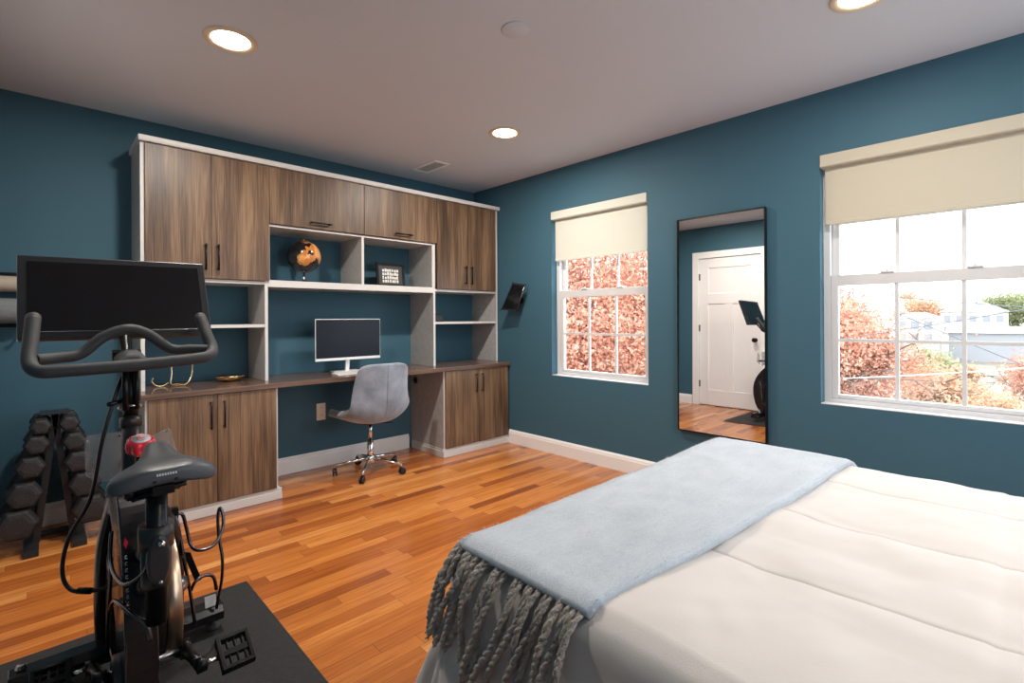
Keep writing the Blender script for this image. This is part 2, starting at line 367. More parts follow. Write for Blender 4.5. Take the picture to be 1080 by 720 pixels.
# ------------------------------------------------------------------ windows
def make_window(n, y0, y1, sm):
    r = thing('window_%d' % n, (.1, (y0+y1)/2, WZ0), kind='structure')
    e = .0
    f = MB(); fx0, fx1 = .07, .155
    f.box(fx0, fx1, y0, y0+.035, WZ0, WZ1); f.box(fx0, fx1, y1-.035, y1, WZ0, WZ1)
    f.box(fx0, fx1, y0+.035, y1-.035, WZ0, WZ0+.03); f.box(fx0, fx1, y0+.035, y1-.035, WZ1-.03, WZ1)
    f.box(.0, .07, y0, y1, WZ0, WZ0+.006)
    build(f, 'window_frame', M_['vinyl'], r, bevel=.002)
    g0, g1 = y0+.072, y1-.072
    def sash(name, x0, x1, za, zb, ga, gb, rows):
        s = MB(); a, b = y0+.036, y1-.036
        s.box(x0, x1, a, g0, za, zb); s.box(x0, x1, g1, b, za, zb); s.box(x0, x1, g0, g1, za, ga); s.box(x0, x1, g0, g1, gb, zb)
        so = build(s, name, M_['vinyl'], r, bevel=.003)
        mm = MB(); xm = (x0+x1)/2
        for k in (1, 2): yy = g0+(g1-g0)*k/3; mm.box(xm-.008, xm+.008, yy-.009, yy+.009, ga, gb)
        for k in range(1, rows): zz = ga+(gb-ga)*k/rows; mm.box(xm-.0075, xm+.0075, g0, g1, zz-.009, zz+.009)
        build(mm, 'muntin', M_['vinyl'], so)
        build(bx(xm-.002, xm+.002, g0, g1, ga, gb), 'pane', M_['glass'], so)
        return so
    lo = sash('lower_sash', .078, .108, WZ0+.031, 1.436, .742, 1.374, 2)
    up = sash('upper_sash', .112, .142, 1.395, WZ1-.031, 1.436, 2.05, 2)
    for yy in (y0+.3, y1-.3):
        lk = MB(); lk.box(.07, .11, yy-.03, yy+.03, 1.436, 1.446); lk.tube([(.085, yy, 1.446), (.085, yy, 1.456)], .009, 10)
        build(lk, 'sash_lock', M_['vinyl'], lo, bevel=.002)
    # daylight portal for the opening
    L = bpy.data.lights.new('window_daylight', 'AREA'); L.shape = 'RECTANGLE'; L.size = WZ1-WZ0; L.size_y = y1-y0; L.cycles.is_portal = True
    lo_ = bpy.data.objects.new('window_daylight', L); C.objects.link(lo_); lo_.location = (.17, (y0+y1)/2, (WZ0+WZ1)/2)
    lo_.rotation_euler = Matrix(((0,0,1),(0,1,0),(-1,0,0))).to_euler(); lo_.parent = r; lo_.location = Vector((.17, (y0+y1)/2, (WZ0+WZ1)/2))-wl(r)
    return r
make_window(1, -2.03, -1.075, None); make_window(2, -4.11, -3.155, None)
for i, (a, b) in enumerate(ADDED_WINS):  # the added pair, out of view, brings in extra daylight
    r = make_window(3+i, -2.03, -1.075, None); r.rotation_euler = (0, 0, -PI/2); r.location = ((a+b)/2, YB-.1, WZ0)
def shade(y0, y1, zb, m, label):
    r = thing('roller_shade', (.02, (y0+y1)/2, 2.06), label, 'window shade', 'roller shades in the windows')
    v = MB(); v.prism([(-.012, y0+.004, 2.128), (-.012, y0+.004, 2.062), (-.004, y0+.004, 2.056), (.062, y0+.004, 2.056), (.062, y0+.004, 2.128)], (0, y1-y0-.008, 0))
    build(v, 'valance', m, r, bevel=.003)
    build(bx(.030, .0325, y0+.022, y1-.022, zb+.02, 2.07), 'shade_fabric', m, r)
    build(bx(.027, .036, y0+.022, y1-.022, zb, zb+.022), 'hem_bar', m, r, bevel=.003)
shade(-2.03, -1.075, 1.695, M_['shade1'], 'cream roller shade in the window between the room corner and the tall mirror')
shade(-4.11, -3.155, 1.727, M_['shade2'], 'beige roller shade in the large window right of the tall mirror')

# ------------------------------------------------------------------ door (seen in the mirror)
dr = thing('door_1', (XL, (DY0+DY1)/2, 0), kind='structure')
s = MB(); x1 = XL-.005; x0 = x1-.04
yA, yB = DY0+.006, DY1-.006; st = .125
zs = [.01, .22, 1.42, 1.56, 1.92, DZ-.005]
for a, b in ((yA, yA+st), (yB-st, yB)): s.box(x0, x1, a, b, zs[0], zs[5])
for a, b in ((0,1),(2,3),(4,5)): s.box(x0, x1, yA+st, yB-st, zs[a], zs[b])
ymid = (yA+yB)/2; s.box(x0, x1, ymid-.055, ymid+.055, zs[1], zs[2])
dl = build(s, 'door_slab', M_['door'], dr, bevel=.002)
pn = MB(); pn.box(x0+.012, x1-.012, yA+st-.01, ymid-.045, zs[1]-.01, zs[2]+.01); pn.box(x0+.012, x1-.012, ymid+.045, yB-st+.01, zs[1]-.01, zs[2]+.01); pn.box(x0+.012, x1-.012, yA+st-.01, yB-st+.01, zs[3]-.01, zs[4]+.01)
build(pn, 'door_panel', M_['door'], dl)
k = MB(); k.lathe([(.026,0),(.028,.004),(.012,.008),(.011,.03),(.027,.038),(.031,.05),(.027,.062),(.012,.068)], (x1, yA+.065, .93), (1,0,0), 24)
build(k, 'door_knob', M_['black_metal'], dl)
for z in (.30, 1.08, 1.80): build(bx(x1-.002, x1+.012, yB-.012, yB+.010, z-.045, z+.045), 'hinge', M_['steel'], dl, bevel=.002)
cs = MB()
for a, b in ((DY0-.09, DY0), (DY1, DY1+.09)): cs.box(XL, XL+.018, a, b, 0, DZ+.09)
cs.box(XL, XL+.018, DY0, DY1, DZ, DZ+.09)
cs.box(XL-.05, XL, DY0, DY0+.005, 0, DZ); cs.box(XL-.05, XL, DY1-.005, DY1, 0, DZ)
build(cs, 'door_casing', M_['trim'], dr, bevel=.003)
struct('trim_1', bx(XL-WT, XL-.05, DY0, DY1, 0, DZ), M_['trim'])

# ------------------------------------------------------------------ wall cabinets
T = .02; DU = .374
def v_handle(x, z0, z1, y, parent):
    m = MB(); m.tube([(x, y, z0+.006), (x, y-.026, z0+.006), (x, y-.026, z1-.006), (x, y, z1-.006)], .0055, 8); m.tube([(x, y-.026, z0-.004), (x, y-.026, z1+.004)], .0058, 8)
    build(m, 'handle', M_['black_metal'], parent)
def h_handle(x0, x1, z, y, parent):
    m = MB(); m.tube([(x0+.006, y, z), (x0+.006, y-.026, z)], .0055, 8); m.tube([(x1-.006, y, z), (x1-.006, y-.026, z)], .0055, 8); m.tube([(x0-.004, y-.026, z), (x1+.004, y-.026, z)], .0058, 8)
    build(m, 'handle', M_['black_metal'], parent)
ZT, ZD, ZC = 2.25, 1.460, .776
def panel(x0, x1, y0, y1, z0, z1, parent, name='side_panel'):
    """grey laminate board with a paler front edge"""
    p = build(bx(x0, x1, y0+.0012, y1, z0, z1), name, M_['grey'], parent)
    build(bx(x0, x1, y0, y0+.0012, z0, z1), 'edge_band', M_['grey_edge'], p)
    return p
def tall_unit(xa, xb, splits, shelf_z, label, inner_right):
    r = thing('wall_cabinet', ((xa+xb)/2, -DU/2, ZC), label, 'cabinet', 'wall cabinets above the desk')
    panel(xa, xa+T, -DU, -.001, ZC, ZT, r); panel(xb-T, xb, -DU, -.001, ZC, ZT, r)
    panel(xa+T, xb-T, -DU, -.001, ZD-T-.004, ZD-.004, r, 'bottom_panel')
    panel(xa+T, xb-T, -DU+.02, -.001, ZT-T, ZT, r, 'top_panel')
    panel(xa+T, xb-T, -DU+.005, -.001, shelf_z-T/2, shelf_z+T/2, r, 'shelf')
    build(bx(xa+T, xb-T, -.006, -.001, ZD, ZT-T), 'back_panel', M_['grey'], r)
    xs = splits
    for i in range(2):
        d = build(bx(xs[i]+.0015, xs[i+1]-.0015, -DU-.019, -DU-.001, ZD, ZT-.006), 'door', M_['wood'], r, bevel=.001)
        hx = xs[i+1]-.035 if i == 0 else xs[i]+.035
        v_handle(hx, 1.515, 1.672, -DU-.019, d)
    return r
tall_unit(-2.845, -2.140, (-2.826, -2.482, -2.134), 1.153, 'tall walnut-fronted wall cabinet at left end with open shelves below its two doors', 1)
tall_unit(-.772, -.012, (-.742, -.395, -.050), 1.156, 'tall walnut-fronted wall cabinet at right end next to the corner, open shelves below', 0)
r = thing('bridge_cabinet', (-1.455, -DU/2, 1.42), 'middle wall cabinet over the desk with two lift-up doors and two open cubbies', 'cabinet', 'wall cabinets above the desk')
panel(-2.139, -.773, -DU, -.001, 1.421, 1.468, r, 'shelf')
panel(-2.139, -2.127, -DU, -.001, 1.468, 1.85, r); panel(-.785, -.773, -DU, -.001, 1.468, 1.85, r)
panel(-1.447, -1.427, -DU, -.001, 1.468, 1.838, r, 'divider')
panel(-2.127, -.785, -DU, -.001, 1.838, 1.853, r, 'bottom_panel')
build(bx(-2.139, -.773, -DU+.001, -.001, 1.86, ZT), 'carcass', M_['grey'], r)
for a, b in ((-2.131, -1.4345), (-1.4305, -.745)):
    d = build(bx(a, b, -DU-.019, -DU-.001, 1.857, ZT-.006), 'door', M_['wood'], r, bevel=.001)
    c_ = (a+b)/2+.0; h_handle(c_-.075, c_+.075, 1.895, -DU-.019, d)
cr = MB(); cr.prism([(-2.857, -.001, 2.2505), (-2.857, -DU-.030, 2.2505), (-2.857, -DU-.034, 2.262), (-2.857, -DU-.034, 2.284), (-2.857, -.001, 2.284)], (2.853, 0, 0))
tag(build(cr, 'cabinet_cornice', M_['grey_edge'], origin=(-1.43, -.2, 2.25), bevel=.002), 'long pale grey strip running along the top of the wall cabinets', 'moulding')

# ------------------------------------------------------------------ base cabinets + worktop
DB = .515
def base_unit(xa, xb, mid, label, px0, px1, hz):
    r = thing('base_cabinet', ((xa+xb)/2, -DB/2, 0), label, 'cabinet', 'base cabinets under the worktop')
    panel(xa, xa+T, -DB, -.002, .001, .742, r); panel(xb-T, xb, -DB, -.002, .001, .742, r)
    build(bx(xa+T, xb-T, -DB+.004, -.02, .08, .74), 'carcass', M_['grey'], r)
    pl = MB(); pl.box(px0, px1, -DB-.014, -DB-.0005, .001, .055); pl.box(px0, px1, -DB-.008, -DB-.0005, .055, .074)
    if px0 < xa: pl.box(px0, xa-.0005, -DB-.0005, -.02, .001, .055); pl.box(px0+.006, xa-.0005, -DB-.0005, -.02, .055, .074)
    if px1 > xb: pl.box(xb+.0005, px1, -DB-.0005, -.02, .001, .055); pl.box(xb+.0005, px1-.006, -DB-.0005, -.02, .055, .074)
    build(pl, 'plinth', M_['grey_edge'], r, bevel=.002)
    for a, b, hx in ((xa+T*.6, mid, mid-.036), (mid, xb-T*.6, mid+.036)):
        d = build(bx(a+.0015, b-.0015, -DB-.019, -DB-.001, .078, .738), 'door', M_['wood'], r, bevel=.001)
        v_handle(hx, hz[0], hz[1], -DB-.019, d)
    return r
base_unit(-2.845, -2.127, -2.486, 'walnut-fronted base cabinet behind the exercise bike, left of the desk space', -2.857, -2.105, (.535, .695))
rb = base_unit(-.771, -.012, -.392, 'walnut-fronted base cabinet in the corner right of the grey desk chair', -.783, -.012, (.535, .695))
g = MB(); g.lathe([(.030,0),(.031,.006),(.026,.008),(.024,.004),(.0,.004)], (-.771, -.085, .63), (-1,0,0), 28)
build(g, 'cable_grommet', M_['black_plastic'], rb)
wt = MB(); wt.box(-2.868, -.004, -DB-.032, -.002, .7425, .775)
tag(build(wt, 'worktop', M_['wood_top'], origin=(-1.43, -.25, .742), bevel=.0015), 'long dark walnut desk worktop spanning both base cabinets along the back wall', 'worktop')

# ------------------------------------------------------------------ desk things
WZ = .7755
def monitor():
    r = thing('computer_monitor', (-1.49, -.2, WZ), 'slim all-in-one computer with black screen and white stand on the worktop', 'monitor')
    y = -.25; x0, x1, z0, z1 = -1.764, -1.221, .872, 1.196
    b = build(bx(x0, x1, y, y+.012, z0, z1), 'housing', M_['white_plastic'], r, bevel=.003)
    build(bx(x0+.004, x1-.004, y-.0015, y, z0+.022, z1-.004), 'screen', M_['screen_imac'], r)
    n = MB(); n.prism([(-1.507, y+.012, 1.0), (-1.507, y+.03, 1.0), (-1.507, y+.055, .79), (-1.507, y+.05, .784), (-1.507, y+.035, .784)], (.03, 0, 0)); build(n, 'stand_neck', M_['white_plastic'], r, bevel=.002)
    build(bx(-1.60, -1.38, -.30, -.13, WZ, WZ+.009), 'stand_base', M_['white_plastic'], r, bevel=.004, bseg=3)
monitor()
k = thing('keyboard', (-1.52, -.4, WZ), 'small white keyboard on the worktop in front of the all-in-one computer', 'keyboard')
kb = MB(); kb.prism([(-1.67, -.44, WZ), (-1.67, -.44, WZ+.006), (-1.67, -.32, WZ+.013), (-1.67, -.32, WZ)], (.29, 0, 0)); build(kb, 'case', M_['white_plastic'], k, bevel=.002)
kk = MB()
for i in range(5):
    for j in range(13): kk.box(-1.662+j*.0212, -1.662+j*.0212+.018, -.433+i*.0212, -.433+i*.0212+.017, WZ+.0065+i*.0013, WZ+.0095+i*.0013)
build(kk, 'keys', M_['vinyl'], k)
# globe
g = thing('globe', (-1.80, -.19, 1.4685), 'black and gold desk globe in the left cubby over the desk', 'globe')
gc = Vector((-1.828, -.2, 1.668))
build(MB().sphere(gc, .122, 40, 24), 'globe_ball', M_['globe'], g)
WLOC_b = None
bs = MB(); bs.lathe([(.048,0),(.05,.004),(.045,.009),(.012,.014),(.007,.03),(.006,.078)], (gc.x, gc.y, 1.469), (0,0,1), 28); build(bs, 'stand', M_['chrome'], g)
bs = MB(); bs.lathe([(.009,0),(.008,.012),(.004,.02),(.004,.026),(.001,.03)], (gc.x, gc.y, 1.789), (0,0,1), 12); build(bs, 'top_pin', M_['brass'], g)
# framed print
f = thing('picture_frame', (-1.09, -.19, 1.4685), 'small black frame with a grid of white shapes in the right cubby', 'picture frame')
RX = Matrix.Rotation(math.radians(-6), 3, 'X'); pv = (-1.09, -.2, 1.469)
fr = MB()
for a in ((-1.222,-.952,1.469,1.489),(-1.222,-.952,1.655,1.675),(-1.222,-1.202,1.489,1.655),(-.972,-.952,1.489,1.655)): fr.box(a[0], a[1], -.212, -.194, a[2], a[3], RX, pv)
build(fr, 'frame', M_['black_paint'], f, bevel=.001)
build(MB().box(-1.202, -.972, -.202, -.197, 1.489, 1.655, RX, pv), 'print', M_['print'], f)
tl = MB(); rr = random.Random(3)
for i in range(4):
    for j in range(7):
        x = -1.165+j*.0225; z = 1.506+i*.031; w_ = rr.uniform(.012, .02); h_ = rr.uniform(.018, .027)
        tl.box(x, x+w_, -.2035, -.2022, z, z+h_, RX, pv)
        if rr.random() < .4: tl.box(x+.004, x+w_+.003, -.2038, -.2022, z+h_*.4, z+h_*.55, RX, pv)
build(tl, 'print_shapes', M_['print_light'], f)
sd = MB(); sd.prism([(-1.10, -.13, 1.469), (-1.10, -.19, 1.60), (-1.10, -.185, 1.60), (-1.10, -.125, 1.469)], (.03, 0, 0)); build(sd, 'easel_back', M_['black_paint'], f)
# small dark object on right side shelf
o = thing('desk_clock', (-.60, -.22, 1.1665), 'small black rounded object on the open shelf below the right-end cabinet', 'ornament')
cl = MB(); cl.prism([(-.665,-.23,1.1665),(-.55,-.23,1.1665),(-.55,-.23,1.195),(-.575,-.23,1.225),(-.61,-.23,1.235),(-.665,-.23,1.232)], (0,.05,0)); build(cl, 'body', M_['black_plastic'], o, bevel=.006, bseg=3)
build(bx(-.655,-.57,-.2325,-.230,1.178,1.205), 'front_panel', M_['bezel'], o)
# gold wire stand
def ring(c, r, ax, n=28, sc=1): 
    u, w = basis(ax); return [Vector(c)+(u*math.cos(2*PI*i/n)*sc+w*math.sin(2*PI*i/n))*r for i in range(n)]
t = thing('wire_ornament', (-2.66, -.2, WZ), 'looped gold wire ornament on the worktop behind the bike handlebar', 'ornament')
q = MB()
q.tube(catmull([(-2.665,-.2,.955),(-2.672,-.2,.93),(-2.665,-.2,.86),(-2.672,-.21,.80),(-2.655,-.23,.7825),(-2.61,-.24,.7815),(-2.575,-.22,.80),(-2.555,-.2,.85),(-2.552,-.2,.92),(-2.565,-.2,.955)], 6), .0045, 8)
q.tube(catmull([(-2.76,-.2,.835),(-2.768,-.2,.81),(-2.745,-.2,.785),(-2.71,-.2,.7815),(-2.68,-.2,.80)], 6), .0045, 8)
q.tube(ring((-2.625,-.20,.7815), .045, (0,0,1)), .0042, 8, closed=True)
build(q, 'wire_loop', M_['brass'], t)
# gold dish
t = thing('gold_dish', (-2.34, -.2, WZ), 'shallow polished gold dish on the worktop left of the desk space', 'dish')
q = MB(); prof = [(.03,0),(.058,.006),(.080,.022),(.089,.038),(.0875,.0395),(.074,.026),(.05,.0115),(.0,.008)]
vs = []; n = 40
for (rr_, h) in prof:
    vs.append([Vector((-2.335+rr_*math.cos(2*PI*j/n)*1.05, -.21+rr_*math.sin(2*PI*j/n)*.72, WZ+.0003+h)) for j in range(n)])
P = [[row[j] for row in vs] for j in range(n)]
q.grid(P, closed_u=True); q.f.append(tuple(len(prof)*j for j in range(n))); q.sm.append(False)
build(q, 'dish_bowl', M_['brass'], t)

# outlet
o = thing('wall_outlet', (-1.619, -.001, .365), 'ivory wall outlet on the teal wall below the desk', 'outlet')
build(bx(-1.657,-1.583,-.007,-.0005,.375,.512), 'cover_plate', M_['ivory'], o, bevel=.003)
for z in (.412, .47):
    q = MB(); q.prism([(-1.62+.017*math.cos(a), -.0095, z+.017*max(-.75, min(.75, math.sin(a)))) for a in [2*PI*i/24 for i in range(24)]], (0,.003,0))
    so = build(q, 'socket_face', M_['ivory'], o)
    for xx in (-1.627, -1.613): build(bx(xx-.001, xx+.001, -.0102, -.009, z, z+.009), 'slot', M_['black_plastic'], so)


# ------------------------------------------------------------------ desk chair
def desk_chair():
    cx, cy = -1.41, -.43
    r = thing('desk_chair', (cx, cy, 0), 'grey velvet swivel desk chair with chrome five-star base, tucked under the worktop', 'chair')
    cl = [(-.255,.862,.206,.05),(-.25,.80,.212,.06),(-.245,.72,.220,.075),(-.24,.62,.230,.095),(-.232,.53,.241,.115),(-.212,.465,.250,.125),(-.16,.428,.258,.115),(-.06,.418,.264,.10),(.05,.420,.264,.085),(.15,.428,.256,.07),(.225,.430,.242,.055),(.25,.412,.228,.04)]
    P = []; nu = 24
    for (dy, z, hw, wrap) in cl:
        row = []
        for j in range(nu+1):
            u = -1+2*j/nu; a = abs(u)**2.4
            ta = min(1, max(0, (z-.44)/.2)) # 1 in the back, 0 in the seat
            x = cx+u*hw*(1-.05*a); y = cy+dy+wrap*a*(.35+.65*ta)*1.1; zz = z+(1-ta)*wrap*a*.75-ta*.035*abs(u)**6*(z > .84)
            row.append(Vector((x, y, zz)))
        P.append(row)
    sh = build(MB().grid(P), 'seat_shell', M_['velvet'], r, solid=.052, bevel=.012, bseg=3, sub=1)
    sm = MB(); sm.tube([Vector((cx+.0, cy+dy-.024-(.004 if z > .5 else 0), z-(.0 if z > .5 else .02))) for (dy, z, hw, wr) in cl[:6]], .0018, 6); build(sm, 'back_seam', M_['velvet'], sh)
    cu = []
    for i in range(9):
        a = i/8; row = []
        for j in range(17):
            b = -1+2*j/16; row.append(Vector((cx+b*.195, cy-.15+a*.34, .458+.03*(1-abs(b)**4)*(1-abs(2*a-1)**4))))
        cu.append(row)
    build(MB().grid(cu), 'seat_cushion', M_['velvet'], r, solid=.02, sub=1)
    build(MB().box(cx-.09, cx+.09, cy-.09, cy+.09, .392, .408), 'seat_plate', M_['black_metal'], r, bevel=.004)
    g = MB(); g.tube([(cx,cy,.235),(cx,cy,.395)], .014, 16); g.tube([(cx,cy,.085),(cx,cy,.25)], .024, 20); build(g, 'gas_lift', M_['chrome'], r)
    lv = MB(); lv.tube([(cx,cy,.385),(cx+.12,cy-.06,.38),(cx+.16,cy-.08,.375)], .005, 8); build(lv, 'height_lever', M_['black_metal'], r)
    hb = MB(); hb.lathe([(.03,0),(.036,.008),(.036,.05),(.028,.062)], (cx,cy,.075), (0,0,1), 24); build(hb, 'hub', M_['chrome'], r)
    for k in range(5):
        a = math.radians(86+72*k+0); d = Vector((math.cos(a), math.sin(a), 0)); c0 = Vector((cx, cy, 0))
        p = [c0+d*.03+Vector((0,0,.115)), c0+d*.15+Vector((0,0,.098)), c0+d*.26+Vector((0,0,.078)), c0+d*.268+Vector((0,0,.060))]
        lg = build(MB().tube(p, [.013,.011,.009,.008], 10), 'base_leg', M_['chrome'], r)
        e = c0+d*.262; rot = a+1.9+k*1.3; w = Vector((math.cos(rot), math.sin(rot), 0)); off = Vector((-w.y, w.x, 0))*.010
        ca = MB()
        for s_ in (-1, 1): ca.lathe([(.016,-.006),(.0255,-.004),(.0265,.0),(.0255,.004),(.016,.006)], e+off+w*(.011*s_)+Vector((0,0,.0268)), w, 20)
        ca.tube([e+off-w*.014+Vector((0,0,.0268)), e+off+w*.014+Vector((0,0,.0268))], .007, 8)
        ca.box(e.x-.010, e.x+.010, e.y-.010, e.y+.010, .045, .062)
        build(ca, 'caster', M_['black_plastic'], lg)
desk_chair()

# ------------------------------------------------------------------ mirror
mr = thing('wall_mirror', (0, -2.575, .405), 'tall black-framed wall mirror between the two windows reflecting a white door', 'mirror')
RM = Matrix.Rotation(math.radians(.33), 3, 'Y')
y0, y1, z0, z1 = -2.868, -2.280, .405, 1.880
fm = MB()
for a in ((y0,y0+.008,z0,z1),(y1-.008,y1,z0,z1),(y0+.008,y1-.008,z0,z0+.008),(y0+.008,y1-.008,z1-.008,z1)): fm.box(-.034, -.004, a[0], a[1], a[2], a[3])
build(fm, 'frame', M_['black_metal'], mr, bevel=.001)
gm = MB(); vs = [(-.030,y0+.008,z0+.008),(-.030,y1-.008,z0+.008),(-.0215,y1-.008,z1-.008),(-.0215,y0+.008,z1-.008)]
gm.prism(vs, (.003,0,0)); build(gm, 'mirror_glass', M_['mirror'], mr)
build(bx(-.015,-.005,y0+.006,y1-.006,z0+.006,z1-.006), 'backing', M_['black_metal'], mr)

# wall tablet in its holder
tb = thing('wall_tablet', (0, -.66, 1.38), 'black tablet on a short swivel arm fixed to the teal wall right of the cabinets', 'tablet')
a, b, c_, d = [Vector(q) for q in ((-.13,-.552,1.276),(-.10,-.680,1.525),(-.075,-.820,1.500),(-.10,-.735,1.262))]
nrm = (b-a).cross(d-a).normalized()
if nrm.x < 0: nrm = -nrm
q = MB(); q.prism([a,b,c_,d], nrm*.012); to = build(q, 'tablet_case', M_['black_plastic'], tb, bevel=.003)
ins = lambda p, cc, k: cc+(p-cc)*k
cc = (a+b+c_+d)/4; q = MB(); q.prism([ins(p, cc, .86)-nrm*.002 for p in (a,b,c_,d)], nrm*.002); build(q, 'screen', M_['screen'], to)
q = MB(); q.tube([c_-nrm*.001, d-nrm*.001], .003, 6); build(q, 'edge_highlight_strip', M_['steel'], to)
q = MB()
for p in (a,b,c_,d):
    e = ins(p, cc, 1.02); q.tube([cc+nrm*.014, ins(p, cc, .98)+nrm*.014, e-nrm*.006], .005, 6)
q.tube([cc+nrm*.014, cc+nrm*.03], .02, 12); q.tube([cc+nrm*.03, Vector((-.02,-.70,1.36)), Vector((-.004,-.70,1.36))], .009, 10); q.lathe([(.032,0),(.032,.008),(.02,.014)], (-.001,-.70,1.36), (-1,0,0), 20)
build(q, 'swivel_arm', M_['black_metal'], tb)

# ------------------------------------------------------------------ ceiling fittings
def can(x, y, label, power):
    r = thing('recessed_light', (x, y, H), label, 'ceiling light', 'recessed ceiling lights')
    build(ringmesh(x, y, H-.0005, [(.080,-.002),(.086,-.006),(.106,-.008),(.114,-.004),(.114,0),(.080,0)]), 'trim_ring', M_['baffle'], r)
    build(MB().lathe([(.080,-.0005),(.080,-.003),(.05,-.004),(.0,-.0045)], (x, y, H), (0,0,1), 36), 'diffuser', M_['lamp'], r)
    L = bpy.data.lights.new('recessed_lamp', 'AREA'); L.shape = 'DISK'; L.size = .12; L.energy = power; L.color = (1, .93, .85)
    lo = bpy.data.objects.new('recessed_lamp', L); C.objects.link(lo); lo.parent = r; lo.location = (0, 0, -.012); lo.rotation_euler = (0, 0, 0)
def ringmesh(x, y, z, prof, n=40):
    P = []
    for j in range(n):
        a = 2*PI*j/n; P.append([Vector((x+r_*math.cos(a), y+r_*math.sin(a), z+h)) for r_, h in prof+[prof[0]]])
    return MB().grid(P, closed_u=True)
PW = 9.5
can(-2.630, -1.42, 'lit recessed ceiling light above the exercise bike, nearest the left wall', 15)
can(-.907, -1.448, 'lit recessed ceiling light near the corner, by the ceiling vent', 15)
can(-.870, -3.53, 'lit recessed ceiling light above the bed at the top edge of the photo', 7)
can(-1.75, -4.7, 'added unseen recessed ceiling light above the head of the bed', 9)  # unseen lamp added behind the camera to brighten the room
dt = thing('blank_ceiling_cover', (-1.724, -2.391, H), 'round white blank cover plate on the ceiling between the recessed lights', 'ceiling cover')
build(MB().lathe([(.062,0),(.064,-.003),(.060,-.006),(.0,-.007)], (-1.724,-2.391,H-.0005), (0,0,1), 36), 'cover_disc', M_['ceiling'], dt)
vt = thing('ceiling_vent', (-.845, -.45, H), 'white rectangular ceiling vent near the back corner', 'vent')
q = MB(); x0,x1,y0,y1 = -.925,-.765,-.62,-.28
q.box(x0,x1,y0,y0+.025,H-.008,H-.0005); q.box(x0,x1,y1-.025,y1,H-.008,H-.0005); q.box(x0,x0+.025,y0+.025,y1-.025,H-.008,H-.0005); q.box(x1-.025,x1,y0+.025,y1-.025,H-.008,H-.0005)
build(q, 'vent_frame', M_['trim'], vt, bevel=.002)
build(bx(x0+.02,x1-.02,y0+.02,y1-.02,H-.003,H-.001), 'duct_shadow_plate', mat('duct_shade_grey', srgb(110,108,106), .6), vt)  # grey plate stands in for the shade inside the duct
q = MB(); RV = Matrix.Rotation(.6, 3, 'X')
for i in range(14):
    yy = y0+.035+i*.0205; q.box(x0+.025, x1-.025, yy-.006, yy+.006, H-.0065, H-.0052, RV)
build(q, 'louvres', M_['trim'], vt)

# ------------------------------------------------------------------ hanging rolls on back wall (left edge)
hk = thing('wall_rack', (-3.42, 0, 1.3), 'small black wall rack holding rolls at the left edge, behind the bike screen', 'rack')
q = MB(); q.box(-3.53, -3.30, -.012, -.0005, 1.16, 1.185); q.box(-3.53,-3.30,-.012,-.0005,1.455,1.470)
for x in (-3.50, -3.33): q.box(x-.010, x+.010, -.010, -.0005, 1.16, 1.47); q.tube([(x,-.01,1.175),(x,-.14,1.175),(x,-.15,1.20)], .006, 8); q.tube([(x,-.01,1.352),(x,-.14,1.352),(x,-.15,1.375)], .006, 8)
build(q, 'rack_frame', M_['black_metal'], hk)
rl = thing('foam_roller', (-3.42, -.075, 1.36), 'ribbed beige roll lying on the upper arms of the wall rack at the left edge', 'roller')
q = MB(); n = 60; pr = []
for i in range(n+1): pr.append((.043+(.002 if i % 2 else -.001), -.115+.23*i/n))
pr[0] = (.04, -.115)
q.lathe(pr, (-3.418, -.068, 1.402), (1,0,0), 32); build(q, 'roll_body', M_['beige'], rl)
tw = thing('rolled_towel', (-3.42, -.08, 1.185), 'grey rolled towel on the lower arms of the wall rack at the left edge', 'towel')
q = MB(); q.lathe([(.03,-.105),(.062,-.10),(.069,-.08),(.070,0),(.069,.08),(.062,.10),(.03,.105)], (-3.43, -.078, 1.252), (1,0,0), 32); to = build(q, 'towel_roll', M_['grey_fabric'], tw)
q = MB(); q.tube([Vector((-3.324,-.078,1.252))+Vector((0, math.cos(a)*(.008+.007*a/PI/1), math.sin(a)*(.008+.007*a/PI/1))) for a in [i*.35 for i in range(50)]], .003, 6); build(q, 'spiral_end', M_['grey_fabric'], to)

# ------------------------------------------------------------------ dumbbells on A-frame rack
LC = [(-3.272,.644),(-3.288,.552),(-3.311,.440),(-3.334,.303),(-3.361,.158)]
RC = [(-3.159,.646),(-3.139,.548),(-3.124,.436),(-3.098,.308),(-3.074,.168)]
RAD = [.046,.054,.062,.074,.085]
rk = thing('dumbbell_rack', (-3.215, -.28, 0), 'black A-frame rack loaded with hexagonal dumbbells against the back wall', 'rack')
q = MB()
for cols, s_ in ((LC,-1),(RC,1)):
    top = Vector((cols[0][0]-s_*.058, -.30, .70)); bot = Vector((cols[-1][0]-s_*.070, -.30, .03))
    for dy in (-.065, .065):
        o1 = Vector((0,dy,0)); d = (bot-top); u = Vector((d.z,0,-d.x)).normalized()*.014
        ra = build(MB().prism([top+o1-u, bot+o1-u, bot+o1+u, top+o1+u], (0,.004,0)), 'rail', M_['rack'], rk)
    for (x, z), rd in zip(cols, RAD):
        xr = top.x+(bot.x-top.x)*(.70-z)/.67
        cdl = MB(); cdl.box(min(x, xr)-.012, max(x, xr)+.012, -.372, -.228, z-.030, z-.022); cdl.box(x+s_*.018-.002, x+s_*.018+.002, -.372, -.228, z-.030, z-.006)
        build(cdl, 'cradle', M_['rack'], rk)
    ft = MB(); ft.box(bot.x-.030+s_*.02, bot.x+.030+s_*.02, -.50, -.12, .001, .032); build(ft, 'foot', M_['rack'], rk, bevel=.003)
q = MB(); q.box(-3.275,-3.155,-.375,-.225,.695,.702); build(q, 'top_plate', M_['rack'], rk)
